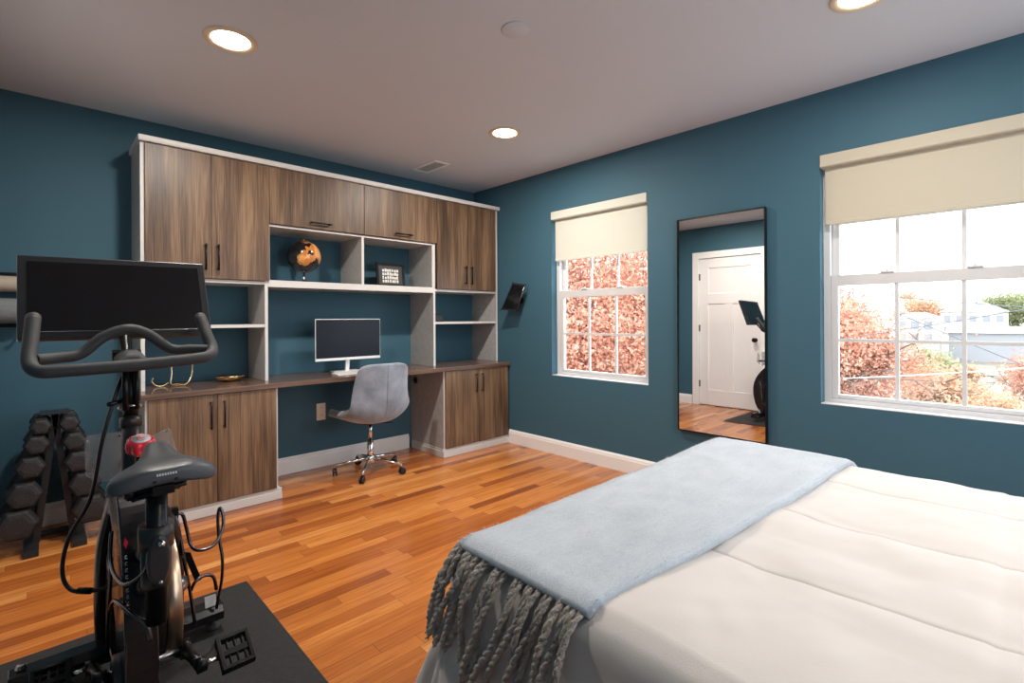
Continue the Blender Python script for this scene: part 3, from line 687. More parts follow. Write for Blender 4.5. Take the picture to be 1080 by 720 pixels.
q = MB(); q.box(-3.29,-3.145,-.20,-.17,.003,.030); build(q, 'crossbar', M_['rack'], rk, bevel=.002)
words = ['topmost', 'second from top', 'middle', 'second from bottom', 'bottom']
proto = None
for cols, side in ((LC,'left'),(RC,'right')):
    for i, ((x, z), rd) in enumerate(zip(cols, RAD)):
        r = thing('dumbbell', (x, -.30, z), 'black hexagonal dumbbell, %s in the %s-hand column of the rack' % (words[i], side), 'dumbbell', 'hexagonal dumbbells on the A-frame rack')
        hl = .055+rd*.35
        build(MB().tube([(x,-.30-.075,z),(x,-.30,z),(x,-.30+.075,z)], [.013,.016,.013], 14), 'handle', M_['steel'], r)
        for s_ in (-1, 1):
            hx = MB(); y_ = -.30+s_*.068
            hx.lathe([(rd*.72,0),(rd,.012),(rd,hl*.72),(rd*.86,hl*.95),(rd*.55,hl)], (x, y_, z), (0,s_,0), 6, smooth=False)
            build(hx, 'head', M_['iron'], r, bevel=.005)

# ------------------------------------------------------------------ exercise bike
MT = .008
tag(build(bx(-3.485, -2.600, -3.05, -1.515, .0005, MT), 'exercise_mat', M_['mat'], origin=(-3.03,-2.2,0), bevel=.003), 'black rubber exercise mat on the wood floor under the bike', 'mat')
X = -3.06
bk = thing('exercise_bike', (X, -2.2, MT), 'black indoor exercise bike with large screen and red resistance knob on a black mat', 'exercise bike')
# stabilisers and base
for y, nm in ((-1.80,'front_stabiliser'),(-2.80,'rear_stabiliser')):
    q = MB(); q.prism([(-3.355,y-.045,.052),(-3.355,y-.045,.082),(-3.355,y-.03,.105),(-3.355,y+.03,.105),(-3.355,y+.045,.082),(-3.355,y+.045,.052)], (.585,0,0))
    so = build(q, nm, M_['black_paint'], bk, bevel=.004)
    for x in (-3.325, -2.80):
        ft = MB(); ft.lathe([(.026,0),(.028,.006),(.024,.018),(.010,.022),(.010,.046)], (x, y, MT), (0,0,1), 20); build(ft, 'levelling_foot', M_['rubber'], so)
        cp = MB(); cp.lathe([(.013,0),(.015,.008),(.011,.018),(.004,.02)], (x, y, .105), (0,0,1), 10, smooth=False); build(cp, 'levelling_knob', M_['steel'], so)
q = MB(); q.box(X-.035, X+.035, -2.80, -1.80, .055, .10); build(q, 'base_beam', M_['black_paint'], bk, bevel=.006)
# arched main frame, side profile in (y,z)
def frame_arch(x0, x1, name, outer, holes, m):
    bm = bmesh.new()
    def loop(pts): 
        vs = [bm.verts.new((x0-wl(bk).x, p[0]-wl(bk).y, p[1]-wl(bk).z)) for p in pts]
        return [bm.edges.new((vs[i], vs[(i+1) % len(vs)])) for i in range(len(vs))]
    es = loop(outer)
    for h in holes: es += loop(h)
    bmesh.ops.triangle_fill(bm, use_beauty=True, use_dissolve=False, edges=es)
    r = bmesh.ops.extrude_face_region(bm, geom=list(bm.faces)); vv = [g for g in r['geom'] if isinstance(g, bmesh.types.BMVert)]
    bmesh.ops.translate(bm, verts=vv, vec=(x1-x0,0,0)); bmesh.ops.recalc_face_normals(bm, faces=bm.faces)
    me = bpy.data.meshes.new(name); bm.to_mesh(me); bm.free(); me.materials.append(m)
    o = bpy.data.objects.new(name, me); C.objects.link(o); o.parent = bk; WLOC[o.name] = wl(bk)
    b = o.modifiers.new('bevel','BEVEL'); b.width = .010; b.segments = 3; b.limit_method = 'ANGLE'; b.angle_limit = .7
    return o
def sm2(pts, k=5): return [(p.y, p.z) for p in catmull([(0, a, b) for a, b in pts], k, closed=True)]
outer = sm2([(-1.755,.10),(-1.69,.25),(-1.69,.42),(-1.76,.56),(-1.88,.66),(-2.02,.69),(-2.14,.665),(-2.235,.57),(-2.29,.42),(-2.32,.24),(-2.33,.10),(-2.22,.095),(-2.08,.095),(-1.90,.095)])
h1 = sm2([(-1.81,.42),(-1.84,.52),(-1.92,.57),(-2.00,.55),(-2.02,.47),(-1.98,.40),(-1.88,.385)])
h2 = sm2([(-1.83,.14),(-1.81,.27),(-1.85,.33),(-1.97,.34),(-2.08,.30),(-2.10,.20),(-2.08,.135),(-1.95,.13)])
mf = frame_arch(X-.060, X+.016, 'main_frame', outer, [h1, h2], M_['black_paint'])
q = MB()
ry = lambda z: -2.235-(.57-z)*.367 if z > .42 else -2.29-(.42-z)*.17
q.prism([(X-.054, ry(.572)-.003,.572),(X-.050, ry(.590)-.003,.590),(X-.044, ry(.576)-.003,.576),(X-.049, ry(.560)-.003,.560)], (0,-.002,0)); build(q, 'red_emblem', M_['red'], mf)
q = MB()
for i in range(9):
    z = .536-i*.016; yy = ry(z)-.005; q.box(X-.053, X-.047, yy-.0005, yy+.003, z, z+.0018); q.box(X-.053, X-.0512, yy-.0005, yy+.003, z, z+.009); q.box(X-.053, X-.048, yy-.0005, yy+.003, z+.0075, z+.009)
build(q, 'pale_lettering', M_['sticker'], mf)
# fork leg on the right of the flywheel and flywheel
q = MB(); q.tube(catmull([(-2.925,-1.84,.10),(-2.925,-1.87,.24),(-2.935,-1.90,.42),(-2.985,-1.93,.56),(X-.01,-1.95,.66)], 6), [.020]*25, 12); build(q, 'fork_leg', M_['black_paint'], bk)
q = MB(); q.tube(catmull([(-3.122,-1.76,.10),(-3.126,-1.77,.24),(-3.122,-1.80,.42),(-3.105,-1.86,.56),(X-.03,-1.94,.66)], 6), [.024]*25, 14); build(q, 'fork_leg', M_['black_paint'], bk)
fy, fz = -2.02, .315
q = MB(); q.lathe([(.05,-.012),(.17,-.010),(.20,-.020),(.213,-.020),(.213,.020),(.20,.020),(.17,.010),(.05,.012)], (-2.992, fy, fz), (1,0,0), 64)
fw = build(q, 'flywheel', M_['black_metal'], bk)
q = MB()
P = []
for j in range(72):
    a = 2*PI*j/72; P.append([Vector((-2.992+h, fy+r_*math.cos(a), fz+r_*math.sin(a))) for r_, h in ((.2135,-.0195),(.2155,-.0175),(.2155,.0175),(.2135,.0195),(.212,.0),(.2135,-.0195))])
q.grid(P, closed_u=True); build(q, 'rim_band', M_['copper'], fw)
q = MB(); q.lathe([(.045,0),(.05,.01),(.03,.03),(.02,.05)], (-2.975, fy, fz), (1,0,0), 24); build(q, 'wheel_hub', M_['steel'], fw)
# drive housing (belt cover) and cranks
q = MB(); q.lathe([(.05,0),(.055,.006),(.055,.03),(.04,.036)], (X-.042, -2.20, .195), (-1,0,0), 28); build(q, 'crank_hub', M_['black_plastic'], bk)
ax_y, ax_z = -2.20, .195
q = MB(); q.tube([(-3.17,ax_y,ax_z),(-2.955,ax_y,ax_z)], .018, 16); build(q, 'crank_axle', M_['steel'], bk)
def crank(sx, xa, dy, dz):
    a0 = Vector((xa, ax_y, ax_z)); a1 = Vector((xa+sx*.012, ax_y+dy, ax_z+dz))
    q = MB(); q.tube([a0, a0.lerp(a1,.5), a1], [.020,.014,.016], 12); q.tube([a0-Vector((sx*.012,0,0)), a0+Vector((sx*.014,0,0))], .027, 20); q.tube([a1-Vector((sx*.010,0,0)), a1+Vector((sx*.014,0,0))], .020, 16)
    c = build(q, 'crank_arm', M_['black_metal'], bk)
    q = MB(); q.tube([a1, a1+Vector((sx*.05,0,0))], .0075, 12); build(q, 'pedal_axle', M_['chrome'], c)
    p0 = a1+Vector((sx*.045,0,0)); q = MB(); L_ = .088; W_ = .05
    def B(u0,u1,v0,v1,w0,w1): q.box(min(p0.x+sx*u0,p0.x+sx*u1), max(p0.x+sx*u0,p0.x+sx*u1), p0.y+v0, p0.y+v1, p0.z+w0, p0.z+w1, Matrix.Rotation(.5,3,'X'), p0)
    B(0,L_,-.009,.009,-.009,.009); B(0,.012,-W_,W_,-.012,.012); B(L_-.012,L_,-W_,W_,-.012,.012); B(0,L_,-W_,-W_+.010,-.013,.013); B(0,L_,W_-.010,W_,-.013,.013)
    for k in range(3): B(.024+.02*k,.030+.02*k,-W_,W_,-.006,.006)
    pe = build(q, 'pedal', M_['black_metal'], bk, bevel=.002)
crank(1, -2.965, -.15, .02); crank(-1, -3.16, .15, -.03)
# seat tube, post, slider
q = MB(); q.tube([(X,-2.376,.475),(X,-2.378,.50),(X,-2.385,.62)], [.020,.033,.035], 20); q.tube([(X,-2.384,.60),(X,-2.386,.66)], .040, 20); q.tube([(X-.01,-2.375,.51),(X-.01,-2.25,.44)], .024, 14); q.tube([(X-.01,-2.38,.58),(X-.01,-2.22,.53)], .022, 14); build(q, 'seat_tube', M_['black_plastic'], bk)
q = MB(); q.tube([(X,-2.384,.40),(X,-2.395,.775)], .024, 18); build(q, 'seat_post', M_['black_metal'], bk)
q = MB(); cv = [Vector((X+.026*math.cos(a)*(1.0), -2.432, .575+.068*math.sin(a))) for a in [2*PI*i/28 for i in range(28)]]
q.prism(cv, (0,.04,0)); oc = build(q, 'oval_cover', M_['bezel'], bk, bevel=.010, bseg=3)
q = MB(); q.sphere((X+.004,-2.434,.620),.009,14,8); q.sphere((X+.002,-2.434,.522),.005,12,8); build(q, 'cover_screw', M_['chrome'], oc)
q = MB(); q.box(X-.022,X+.022,-2.50,-2.28,.765,.787); q.tube([(X-.05,-2.40,.757),(X+.05,-2.40,.757)],.014,12); q.tube([(X-.055,-2.41,.742),(X+.06,-2.43,.765)],.008,8)
for x in (X-.022, X+.022): q.tube(catmull([(x,-2.52,.806),(x,-2.48,.790),(x,-2.36,.788),(x,-2.26,.800)],5),.0045,8)
q.lathe([(.018,0),(.02,.012),(.012,.02)], (X-.05,-2.40,.757), (-1,0,0), 12)
build(q, 'saddle_clamp', M_['black_metal'], bk)
# saddle
rows = []
prof = [(-2.52,.055,.832,.034),(-2.512,.092,.838,.048),(-2.495,.112,.843,.058),(-2.468,.117,.846,.062),(-2.44,.106,.845,.060),(-2.41,.078,.842,.050),(-2.37,.053,.842,.046),(-2.32,.040,.846,.042),(-2.27,.033,.850,.038),(-2.23,.026,.848,.032),(-2.212,.013,.841,.022)]
nn = 28
for (y, hw, zt, th) in prof:
    row = []
    for j in range(nn):
        a = 2*PI*j/nn; cx_ = math.copysign(abs(math.cos(a))**.6, math.cos(a)); sz = math.sin(a)
        x = X+.004+.075*max(0, y+2.46)+hw*cx_; t_ = abs(cx_)
        zc = zt-th/2-.024*t_**2*(hw/.12)**1.2-(.007*math.exp(-(cx_/.25)**2)*(hw > .03)*(sz > 0))
        z = zc+math.copysign(abs(sz)**.65, sz)*th/2*(.8 if sz < 0 else 1)
        row.append(Vector((x, y, z)))
    rows.append(row)
q = MB(); P = [[rows[i][j] for i in range(len(rows))] for j in range(nn)]; q.grid(P, closed_u=True); k_ = len(rows)
q.f.append(tuple(k_*j for j in range(nn))); q.f.append(tuple(k_*j+k_-1 for j in range(nn))); q.sm += [True, True]
sd = build(q, 'saddle', M_['seat'], bk, sub=2)
q = MB()
for i in range(8): q.box(X-.018+i*.0054, X-.0145+i*.0054, -2.5215, -2.518, .8175, .8225)
build(q, 'saddle_lettering', M_['sticker'], sd)
# head post and red knob
hp0, hp1 = Vector((X,-1.985,.60)), Vector((X,-1.90,.86))
q = MB(); q.tube([hp0, hp0.lerp(hp1,.6), hp1], [.034,.029,.026], 20); q.tube([hp1-Vector((0,.004,.02)), hp1+Vector((0,.006,.012))], .031, 20); build(q, 'head_tube', M_['black_plastic'], bk)
q = MB(); q.tube([hp1, (X,-1.885,1.05)], [.022,.020], 16); hpst = build(q, 'handlebar_post', M_['black_metal'], bk)
q = MB(); q.tube([Vector(p) for p in ring((X+.0,-1.897,.905), .030, (0,.3,1), 24)], .006, 8, closed=True); build(q, 'clamp_ring', M_['steel'], hpst)
q = MB(); q.tube([(X-.02,-1.90,.93),(X-.06,-1.93,.925)],.008,8); q.tube([(X-.016,-1.925,.90),(X-.016,-1.918,1.04)],.010,10); q.tube([(X+.014,-1.925,.90),(X+.014,-1.918,1.04)],.008,10)
build(q, 'post_clamp', M_['black_metal'], hpst)
kc = Vector((X+.010,-2.035,.800)); ka = Vector((0,-.35,1)).normalized()
q = MB(); u, w = basis(ka); vs = []; pr = [(.026,-.026),(.037,-.016),(.041,.0),(.040,.014),(.032,.024)]; n = 56
P = []
for j in range(n):
    a = 2*PI*j/n; row = []
    for (r_, h) in pr: row.append(kc+ka*h+(u*math.cos(a)+w*math.sin(a))*(r_*(1-(.20 if h < .01 else .12)*(.5-.5*math.cos(7*a))**1.5)))
    P.append(row)
q.grid(P, closed_u=True); q.f.append(tuple(5*j for j in range(n))); q.f.append(tuple(5*j+4 for j in range(n))); q.sm += [False, False]
kn = build(q, 'resistance_knob', M_['red'], bk)
build(MB().lathe([(.026,.0235),(.026,.0255),(.0,.0265)], kc, ka, 28), 'knob_cap', M_['sticker'], kn)
q = MB()
for a_ in (-.4, .4): q.tube([kc+ka*.0268+u*(.008*math.cos(t_)+a_*.014)+w*.010*math.sin(t_) for t_ in [i*.5 for i in range(10)]], .0011, 5)
build(q, 'knob_arrows', M_['red'], kn)
q = MB(); q.tube([kc-ka*.10, kc-ka*.018], .012, 12); build(q, 'knob_stem', M_['black_metal'], bk)
# handlebars
q = MB()
main = catmull([(-3.294,-1.82,1.205),(-3.300,-1.87,1.13),(-3.303,-1.915,1.075),(-3.285,-1.955,1.048),(-3.23,-1.965,1.045),(X,-1.965,1.050),(-2.89,-1.955,1.060),(-2.838,-1.94,1.068),(-2.820,-1.90,1.092),(-2.828,-1.86,1.14),(-2.838,-1.81,1.205)], 8)
q.tube(main, .0195, 16); q.sphere(main[0], .0195, 16, 10); q.sphere(main[-1], .0195, 16, 10)
inner = catmull([(-3.290,-1.90,1.078),(-3.24,-1.87,1.080),(-3.184,-1.85,1.088),(-3.124,-1.84,1.142),(-3.061,-1.84,1.166),(-3.005,-1.84,1.148),(-2.939,-1.85,1.094),(-2.88,-1.87,1.090),(-2.83,-1.90,1.088)], 8)
q.tube(inner, .0175, 14)
build(q, 'handlebar', M_['rubber'], bk)
q = MB(); q.prism([(X-.045,-1.965,1.062),(X-.040,-1.98,1.035),(X+.040,-1.98,1.035),(X+.045,-1.965,1.064),(X+.018,-1.95,1.088),(X-.018,-1.95,1.088)], (0,.10,.012)); build(q, 'stem_clamp', M_['rubber'], bk, bevel=.012, bseg=3)
# screen
tl = Vector((-3.334,-1.632,1.420)); tr = Vector((-2.790,-1.632,1.428)); br = Vector((-2.782,-1.735,1.137)); bl = Vector((-3.333,-1.735,1.136))
nm = (tr-tl).cross(bl-tl).normalized()
if nm.y > 0: nm = -nm
q = MB(); q.prism([tl,tr,br,bl], -nm*.028); scn = build(q, 'screen_housing', M_['bezel'], bk, bevel=.004)
def uvp(u, v): return (tl.lerp(tr,u)).lerp(bl.lerp(br,u), v)
q = MB(); q.prism([uvp(.045,.075)+nm*.0012, uvp(.955,.075)+nm*.0012, uvp(.955,.915)+nm*.0012, uvp(.045,.915)+nm*.0012], -nm*.003); build(q, 'display', M_['screen'], scn)
q = MB(); q.tube([uvp(.045,.918)+nm*.0015, uvp(.955,.918)+nm*.0015], .0018, 6); build(q, 'trim_line', M_['steel'], scn)
q = MB(); q.tube([(X,-1.87,1.03),(X,-1.80,1.06),uvp(.5,.75)-nm*.03], .016, 12); q.box(X-.05,X+.05,-1.70,-1.665,1.17,1.27,Matrix.Rotation(math.radians(-18),3,'X'))
q.tube([(X-.04,-1.80,1.075),(X+.04,-1.80,1.075)], .020, 14); build(q, 'screen_bracket', M_['black_metal'], bk)
# cable
q = MB(); q.tube(catmull([(X-.02,-1.88,1.01),(X-.045,-1.90,.93),(X-.075,-1.90,.80),(X-.10,-1.86,.62),(X-.155,-1.86,.50),(X-.17,-1.86,.40),(X-.15,-1.87,.34),(X-.10,-1.89,.325),(X-.05,-1.90,.325)], 10), .006, 8); cb = build(q, 'power_cable', M_['black_plastic'], bk)
q = MB(); q.tube([(X-.135,-1.875,.333),(X-.10,-1.89,.325)], .010, 10); build(q, 'cable_plug', M_['black_metal'], cb)
# clear plates beside the post
def plate(pts):
    pts = [Vector(p) for p in pts]; q = MB(); q.prism(pts, (0,.005,0)); o = build(q, 'clear_plate', M_['clear'], bk, bevel=.002)
    cc = sum(pts, Vector())/len(pts); q = MB()
    for p in pts[::2]: e = cc+(p-cc)*.84; q.tube([e-Vector((0,.002,0)), e+Vector((0,.007,0))], .0035, 8)
    build(q, 'plate_rivet', M_['chrome'], o)
plate([(-3.172,-1.78,.800),(-3.163,-1.78,.808),(-3.072,-1.78,.806),(-3.066,-1.78,.800),(-3.066,-1.78,.640),(-3.072,-1.78,.634),(-3.140,-1.78,.645),(-3.168,-1.78,.672)])
plate([(-3.000,-1.78,.770),(-2.992,-1.78,.776),(-2.938,-1.78,.798),(-2.930,-1.78,.793),(-2.908,-1.78,.700),(-2.912,-1.78,.694),(-2.990,-1.78,.660),(-3.000,-1.78,.665)])
q = MB(); q.box(-3.075,-2.985,-1.776,-1.768,.69,.71); q.tube([(X,-1.77,.70),(X,-1.93,.70)],.008,8); build(q, 'plate_bracket', M_['black_metal'], bk)
# wire cages either side
def wires(parts, nm, rads=.0058):
    q = MB()
    for p in parts: q.tube(catmull(p, 7), rads, 8)
    return build(q, nm, M_['dark_steel'], bk)
Y = -1.88
rc = wires([
  [(-2.935,Y,.51),(-2.928,Y-.02,.47),(-2.915,Y-.04,.36),(-2.895,Y-.04,.22),(-2.885,Y-.04,.14),(-2.88,Y-.03,.10)],
  [(-2.935,Y,.50),(-2.912,Y,.50),(-2.898,Y,.44),(-2.888,Y-.01,.385),(-2.865,Y-.03,.365),(-2.82,Y-.03,.37),(-2.785,Y,.405),(-2.777,Y+.02,.45),(-2.785,Y+.03,.48),(-2.792,Y+.03,.45),(-2.792,Y+.02,.38),(-2.785,Y,.30),(-2.787,Y,.22),(-2.80,Y,.15),(-2.80,Y+.02,.11)],
  [(-2.893,Y-.04,.235),(-2.88,Y-.04,.262),(-2.85,Y-.03,.268),(-2.82,Y-.02,.25),(-2.805,Y,.19)]], 'right_wire_cage')
lc = wires([[(-3.130,-2.12,.577),(-3.133,-2.12,.508),(-3.132,-2.20,.485),(-3.118,-2.31,.491),(-3.090,-2.38,.533),(-3.080,-2.42,.582),(-3.070,-2.40,.62)],
  [(-3.134,-2.12,.351),(-3.132,-2.17,.392),(-3.130,-2.25,.425),(-3.110,-2.35,.425),(-3.082,-2.38,.40),(-3.074,-2.39,.36)],
  [(-3.131,-2.12,.50),(-3.133,-2.10,.388),(-3.130,-2.00,.217),(-3.128,-1.97,.12)]], 'left_wire_cage', .0052)
q = MB(); q.box(-2.945,-2.925,Y-.012,Y+.012,.44,.53); q.tube([(-2.93,Y,.36),(-2.99,Y-.02,.35)],.012,10); q.prism([(-2.91,Y+.01,.36),(-2.885,Y+.01,.35),(-2.85,Y+.01,.24),(-2.87,Y+.01,.235)],(0,.004,0)); build(q, 'cage_bracket', M_['black_metal'], rc)
for x, y in ((-2.815,-1.835),(-3.13,-2.035)):
    q = MB(); q.box(x-.018,x+.018,y-.003,y+.003,.112,.15,Matrix.Rotation(-.3,3,'X')); build(q, 'pale_tag', M_['sticker'], bk)

# ------------------------------------------------------------------ bed
TOP = .630
BX0, BX1, BY0, BY1 = -2.50, -1.12, -5.05, -3.055
bd = thing('bed', ((BX0+BX1)/2, (BY0+BY1)/2, 0), 'bed hidden beneath the cream duvet at lower right', 'bed')
build(bx(BX0+.03,BX1-.03,BY0,BY1-.03,.34,.60), 'mattress', M_['matt'], bd, bevel=.04, bseg=4)
build(bx(BX0+.04,BX1-.04,BY0,BY1-.04,.14,.339), 'box_base', M_['matt'], bd, bevel=.01)
for x in (BX0+.1, BX1-.1):
    for y in (BY0+.1, BY1-.12): build(MB().tube([(x,y,.001),(x,y,.141)], [.02,.028], 12), 'leg', M_['black_plastic'], bd)
RR = .055
def drape(u, v, off, amp, drop, x0=BX0, x1=BX1, y1=BY1, top=TOP):
    """cloth coordinates -> 3-D; over the edges the cloth rounds and hangs"""
    ox = 0; oy = 0; sx = 0
    if u < x0: ox = x0-u; sx = -1
    elif u > x1: ox = u-x1; sx = 1
    if v > y1: oy = v-y1
    d = max(ox, oy) if ox and oy else ox+oy
    bx_ = min(max(u, x0), x1); by_ = min(v, y1)
    if d == 0:
        nx = ny = 0; n_ = Vector((0,0,1)); out = 0; dz = 0
    else:
        if ox and oy: l = math.hypot(ox, oy); nx = sx*ox/l; ny = oy/l
        elif ox: nx, ny = sx, 0
        else: nx, ny = 0, 1
        if d < RR*PI/2: a = d/RR; out = RR*math.sin(a); dz = RR*(1-math.cos(a)); n_ = Vector((nx*math.sin(a), ny*math.sin(a), math.cos(a)))
        else: out = RR+(d-RR*PI/2)*.25; dz = RR+(d-RR*PI/2)*.97; n_ = Vector((nx, ny, .25)).normalized()
    p = Vector((bx_+nx*out, by_+ny*out, top-dz))
    return p, n_, d, (nx, ny)
def duvet():
    r = []
    us = list(np.linspace(BX0-.50, BX0-.001, 46))+list(np.linspace(BX0, BX1, 120))+list(np.linspace(BX1+.001, BX1+.50, 30))
    us = sorted(us+[s_+k_*.0022 for s_ in (-2.12,-1.74,-1.36) for k_ in range(-4,5)])
    vs = list(np.linspace(BY0+.1, BY1, 150))+list(np.linspace(BY1+.001, BY1+.50, 46))
    seams = [BX0-.02, -2.12, -1.74, -1.36]
    P = []
    for u in us:
        row = []
        for v in vs:
            p, n_, d, nn_ = drape(u, v, 0, 0, 0)
            # quilting seams, soft puffs, wrinkles
            puff = 0
            for s_ in seams: puff -= .0045*math.exp(-((u-s_)/.0045)**2)+.003*math.exp(-((u-s_)/.04)**2)
            for s_ in (-3.29, -3.95, -4.5): puff -= .0035*math.exp(-((v-s_)/.010)**2)
            q_ = Vector((u*1.6, v*2.3, 0)); wr = noise.fractal(q_*1.1, 1, 2, 4)*.017+abs(noise.noise(Vector((u*3.1+5, v*1.4+v*u*.3, 2))))*.016+noise.fractal(Vector((u*5, v*7+u*3, 7)), 1, 2, 3)*.004
            f = 0
            if d > .05:
                k_ = min(1, (d-.05)/.35); s_ = (u if nn_[0] == 0 else v) if not (nn_[0] and nn_[1]) else (math.atan2(nn_[1], abs(nn_[0]))*.35+(u if abs(nn_[0]) < .1 else v)*0)
                s_ = v-u if not (nn_[0] and nn_[1]) else s_+(BY1-BX0)
                f = k_*(.018*math.sin(s_*17+1.2*math.sin(s_*5))+.012*math.sin(s_*39+d*4)+.012)
                # gather at foot corner
            p = p+n_*(puff+wr*.8+.004)+Vector((nn_[0], nn_[1], 0))*f
            p.z = max(p.z, .04)
            row.append(p)
        P.append(row)
    o = build(MB().grid(P), 'duvet', M_['duvet'], origin=((BX0+BX1)/2,(BY0+BY1)/2,TOP), solid=.012)
    tag(o, 'cream quilted duvet draped over the bed, hanging down at its foot', 'duvet')
duvet()
def throw():
    u0, u1 = BX0-.035, BX1+.10
    us = np.linspace(u0, u1, 190); P = []
    fe = lambda u: -3.415-.012*math.sin((u-u0)*2.6)-.004*math.sin(u*11)-.085*(u-u0)   # edge towards pillows
    r = thing('throw_blanket', (-1.8, -3.2, TOP), 'light blue-grey fringed wool throw lying across the foot of the bed', 'blanket')
    K = 90
    for i, u in enumerate(us):
        row = []; a, b = fe(u), BY1+.16
        for j in range(K+1):
            v = a+(b-a)*j/K; uu = u
            p, n_, d, nn_ = drape(uu, v, 0, 0, 0)
            h = .024+.003*noise.noise(Vector((u*9, v*9, 0)))+.008*noise.fractal(Vector((u*2.5, v*2.2, 3)), 1, 2, 3)
            h += .0006*noise.noise(Vector((u*60, v*75, 1)))
            e = min(j, K-j)/K; h -= .008*max(0, 1-e/.03)
            row.append(p+n_*h)
        P.append(row)
    th = build(MB().grid(P), 'woven_cloth', M_['wool'], r, solid=.018, sub=0)
    q = MB(); rr = random.Random(5)
    for _ in range(4500):
        i = rr.randrange(1, len(us)-1); j = rr.choice([rr.randrange(0, 3), rr.randrange(K-24, K-14)])
        if rr.random() < .1: i = rr.randrange(1, 4)
        p = P[i][j]+Vector((rr.uniform(-.004,.004), rr.uniform(-.004,.004), .0085)); d = Vector((rr.uniform(-1,1), rr.uniform(-1,1), rr.uniform(.25,.9))).normalized()
        if j < 3: p += Vector((0,-.004,-.004)); d.y = -abs(d.y)
        side = d.cross(Vector((.3,.2,1))).normalized()*.0004; L_ = rr.uniform(.004,.010); m_ = p+d*L_*.6+Vector((0,0,.001)); q.add([p-side, p+side, m_+side, m_-side, p+d*L_], [(0,1,2,3),(3,2,4)])
    tag(build(q, 'brushed_nap', M_['nap'], r), kind='stuff')
    # tassels along the left end
    nT = 27; rr = random.Random(9)
    for k in range(nT):
        t = k/(nT-1); v = fe(u0)+.012+(BY1+.135-fe(u0)-.02)*t
        v2 = v+rr.uniform(-.006,.006); L_ = rr.uniform(.20,.25)*(1.22-.40*t); sway = rr.uniform(-.03,.03)+.045+(.018 if (k//3) % 2 else -.018); cur = rr.uniform(-.018,.018); pts = []
        rad0 = rr.uniform(.0066,.0088)
        for s_ in range(15):
            d_ = s_/14*L_; p, n_, d, nn_ = drape(u0+.012-d_, v2+(sway*(s_/14)**1.3)*1.0+cur*math.sin(s_/14*5), 0, 0, 0)
            p2, n2 = p, n_
            lift = .022+.007*math.sin(k*2.1+s_*.5)*min(1, s_/4)+(.020*min(1, s_/5))
            pts.append(p2+n2*lift)
        rads = [rad0*.7, rad0]+[rad0*(1+.12*math.sin(i*2.4+k)) for i in range(11)]+[rad0*.85, rad0*.35]
        # twisted two-ply cord
        q = MB(); fine = catmull(pts, 4); m_ = len(fine)
        for ply in (0, PI):
            pp = []
            for i, p in enumerate(fine):
                d = (fine[min(i+1,m_-1)]-fine[max(i-1,0)]); u_, w_ = basis(d); a = i*.85+ply+k
                pp.append(p+(u_*math.cos(a)+w_*math.sin(a))*rad0*.42)
            q.tube(pp, [rad0*.66*(1 if i < m_-6 else max(.25, (m_-i)/6)) for i in range(m_)], 7)
        build(q, 'tassel', M_['tassel'], r)
throw()

# ------------------------------------------------------------------ outdoors
struct('ground', bx(.6, 160, -120, 120, -4.6, -4.5), M_['grass'])
def cloud(c, rad, n, sz, rs, shell=.55):
    """leaf quads spread through an ellipsoid crown made of sub-clumps"""
    q = MB(); vs = []; fs = []
    k = 26; cl = []
    for _ in range(k):
        d = rs.normal(size=3); d /= np.linalg.norm(d); cl.append((np.array(c)+d*np.array(rad)*rs.uniform(.25,.85), rs.uniform(.25,.5)))
    for i in range(n):
        cc, s_ = cl[rs.integers(k)]
        p = cc+rs.normal(size=3)*np.array(rad)*s_*.45; a = rs.normal(size=3); a /= np.linalg.norm(a); b = np.cross(a, rs.normal(size=3)); b /= np.linalg.norm(b); w_ = sz*rs.uniform(.6,1.3)
        o = len(vs); vs += [p-a*w_, p+b*w_*.5, p+a*w_, p-b*w_*.5]; fs.append((o,o+1,o+2,o+3))
    q.v = [Vector(v) for v in vs]; q.f = fs; q.sm = [False]*len(fs); return q
def tree(x, y, top, rad, n, sz, m, label, seed, g0=-4.5):
    rs = np.random.default_rng(seed); r = thing('tree', (x, y, g0), label, 'tree', 'autumn trees outside the windows')
    cz = top-rad*1.05
    q = MB(); tr_ = rad*.05+.05
    q.tube(catmull([(x,y,g0),(x+.1,y+.05,(g0+cz)/2),(x,y,cz)], 5), [tr_*(1-.05*i) for i in range(11)], 10); build(q, 'trunk', M_['bark'], r)
    q = MB(); base = Vector((x,y,cz-rad*.6))
    for i in range(22):
        d = rs.normal(size=3); d[2] = abs(d[2])*.7+.1; d /= np.linalg.norm(d); e = base+Vector(d)*rad*rs.uniform(.9,1.5); mid = base.lerp(e,.5)+Vector((rs.normal()*.15*rad,rs.normal()*.15*rad,rs.normal()*.1*rad))
        pts = catmull([base+Vector((0,0,rs.uniform(-.2,.3)*rad)), mid, e], 5); q.tube(pts, [max(.008, tr_*.4*(1-i_/len(pts))) for i_ in range(len(pts))], 6)
        for _ in range(3):
            a = pts[rs.integers(4, len(pts))]; e2 = a+Vector(rs.normal(size=3))*rad*.28; q.tube([a, a.lerp(e2,.5)+Vector(rs.normal(size=3))*.04*rad, e2], [tr_*.14,tr_*.09,.006], 5)
    build(q, 'branches', M_['bark'], r)
    tag(build(cloud((x,y,cz), (rad*1.1,rad*1.1,rad), n, sz, rs), 'foliage', m, r), kind='stuff')
tree(11.6, 8.2, 6.8, 5.0, 110000, .075, M_['leaf_pink'], 'large russet autumn tree filling the view of the left window', 1)
tree(10.1, -.80, 2.4, 1.75, 34000, .05, M_['leaf_pink'], 'pink-orange autumn tree seen in the left panes of the right window', 2)
tree(15.6, -2.3, .12, 1.2, 11000, .065, M_['leaf_orange'], 'orange and tan tree low in the middle pane of the right window', 3)
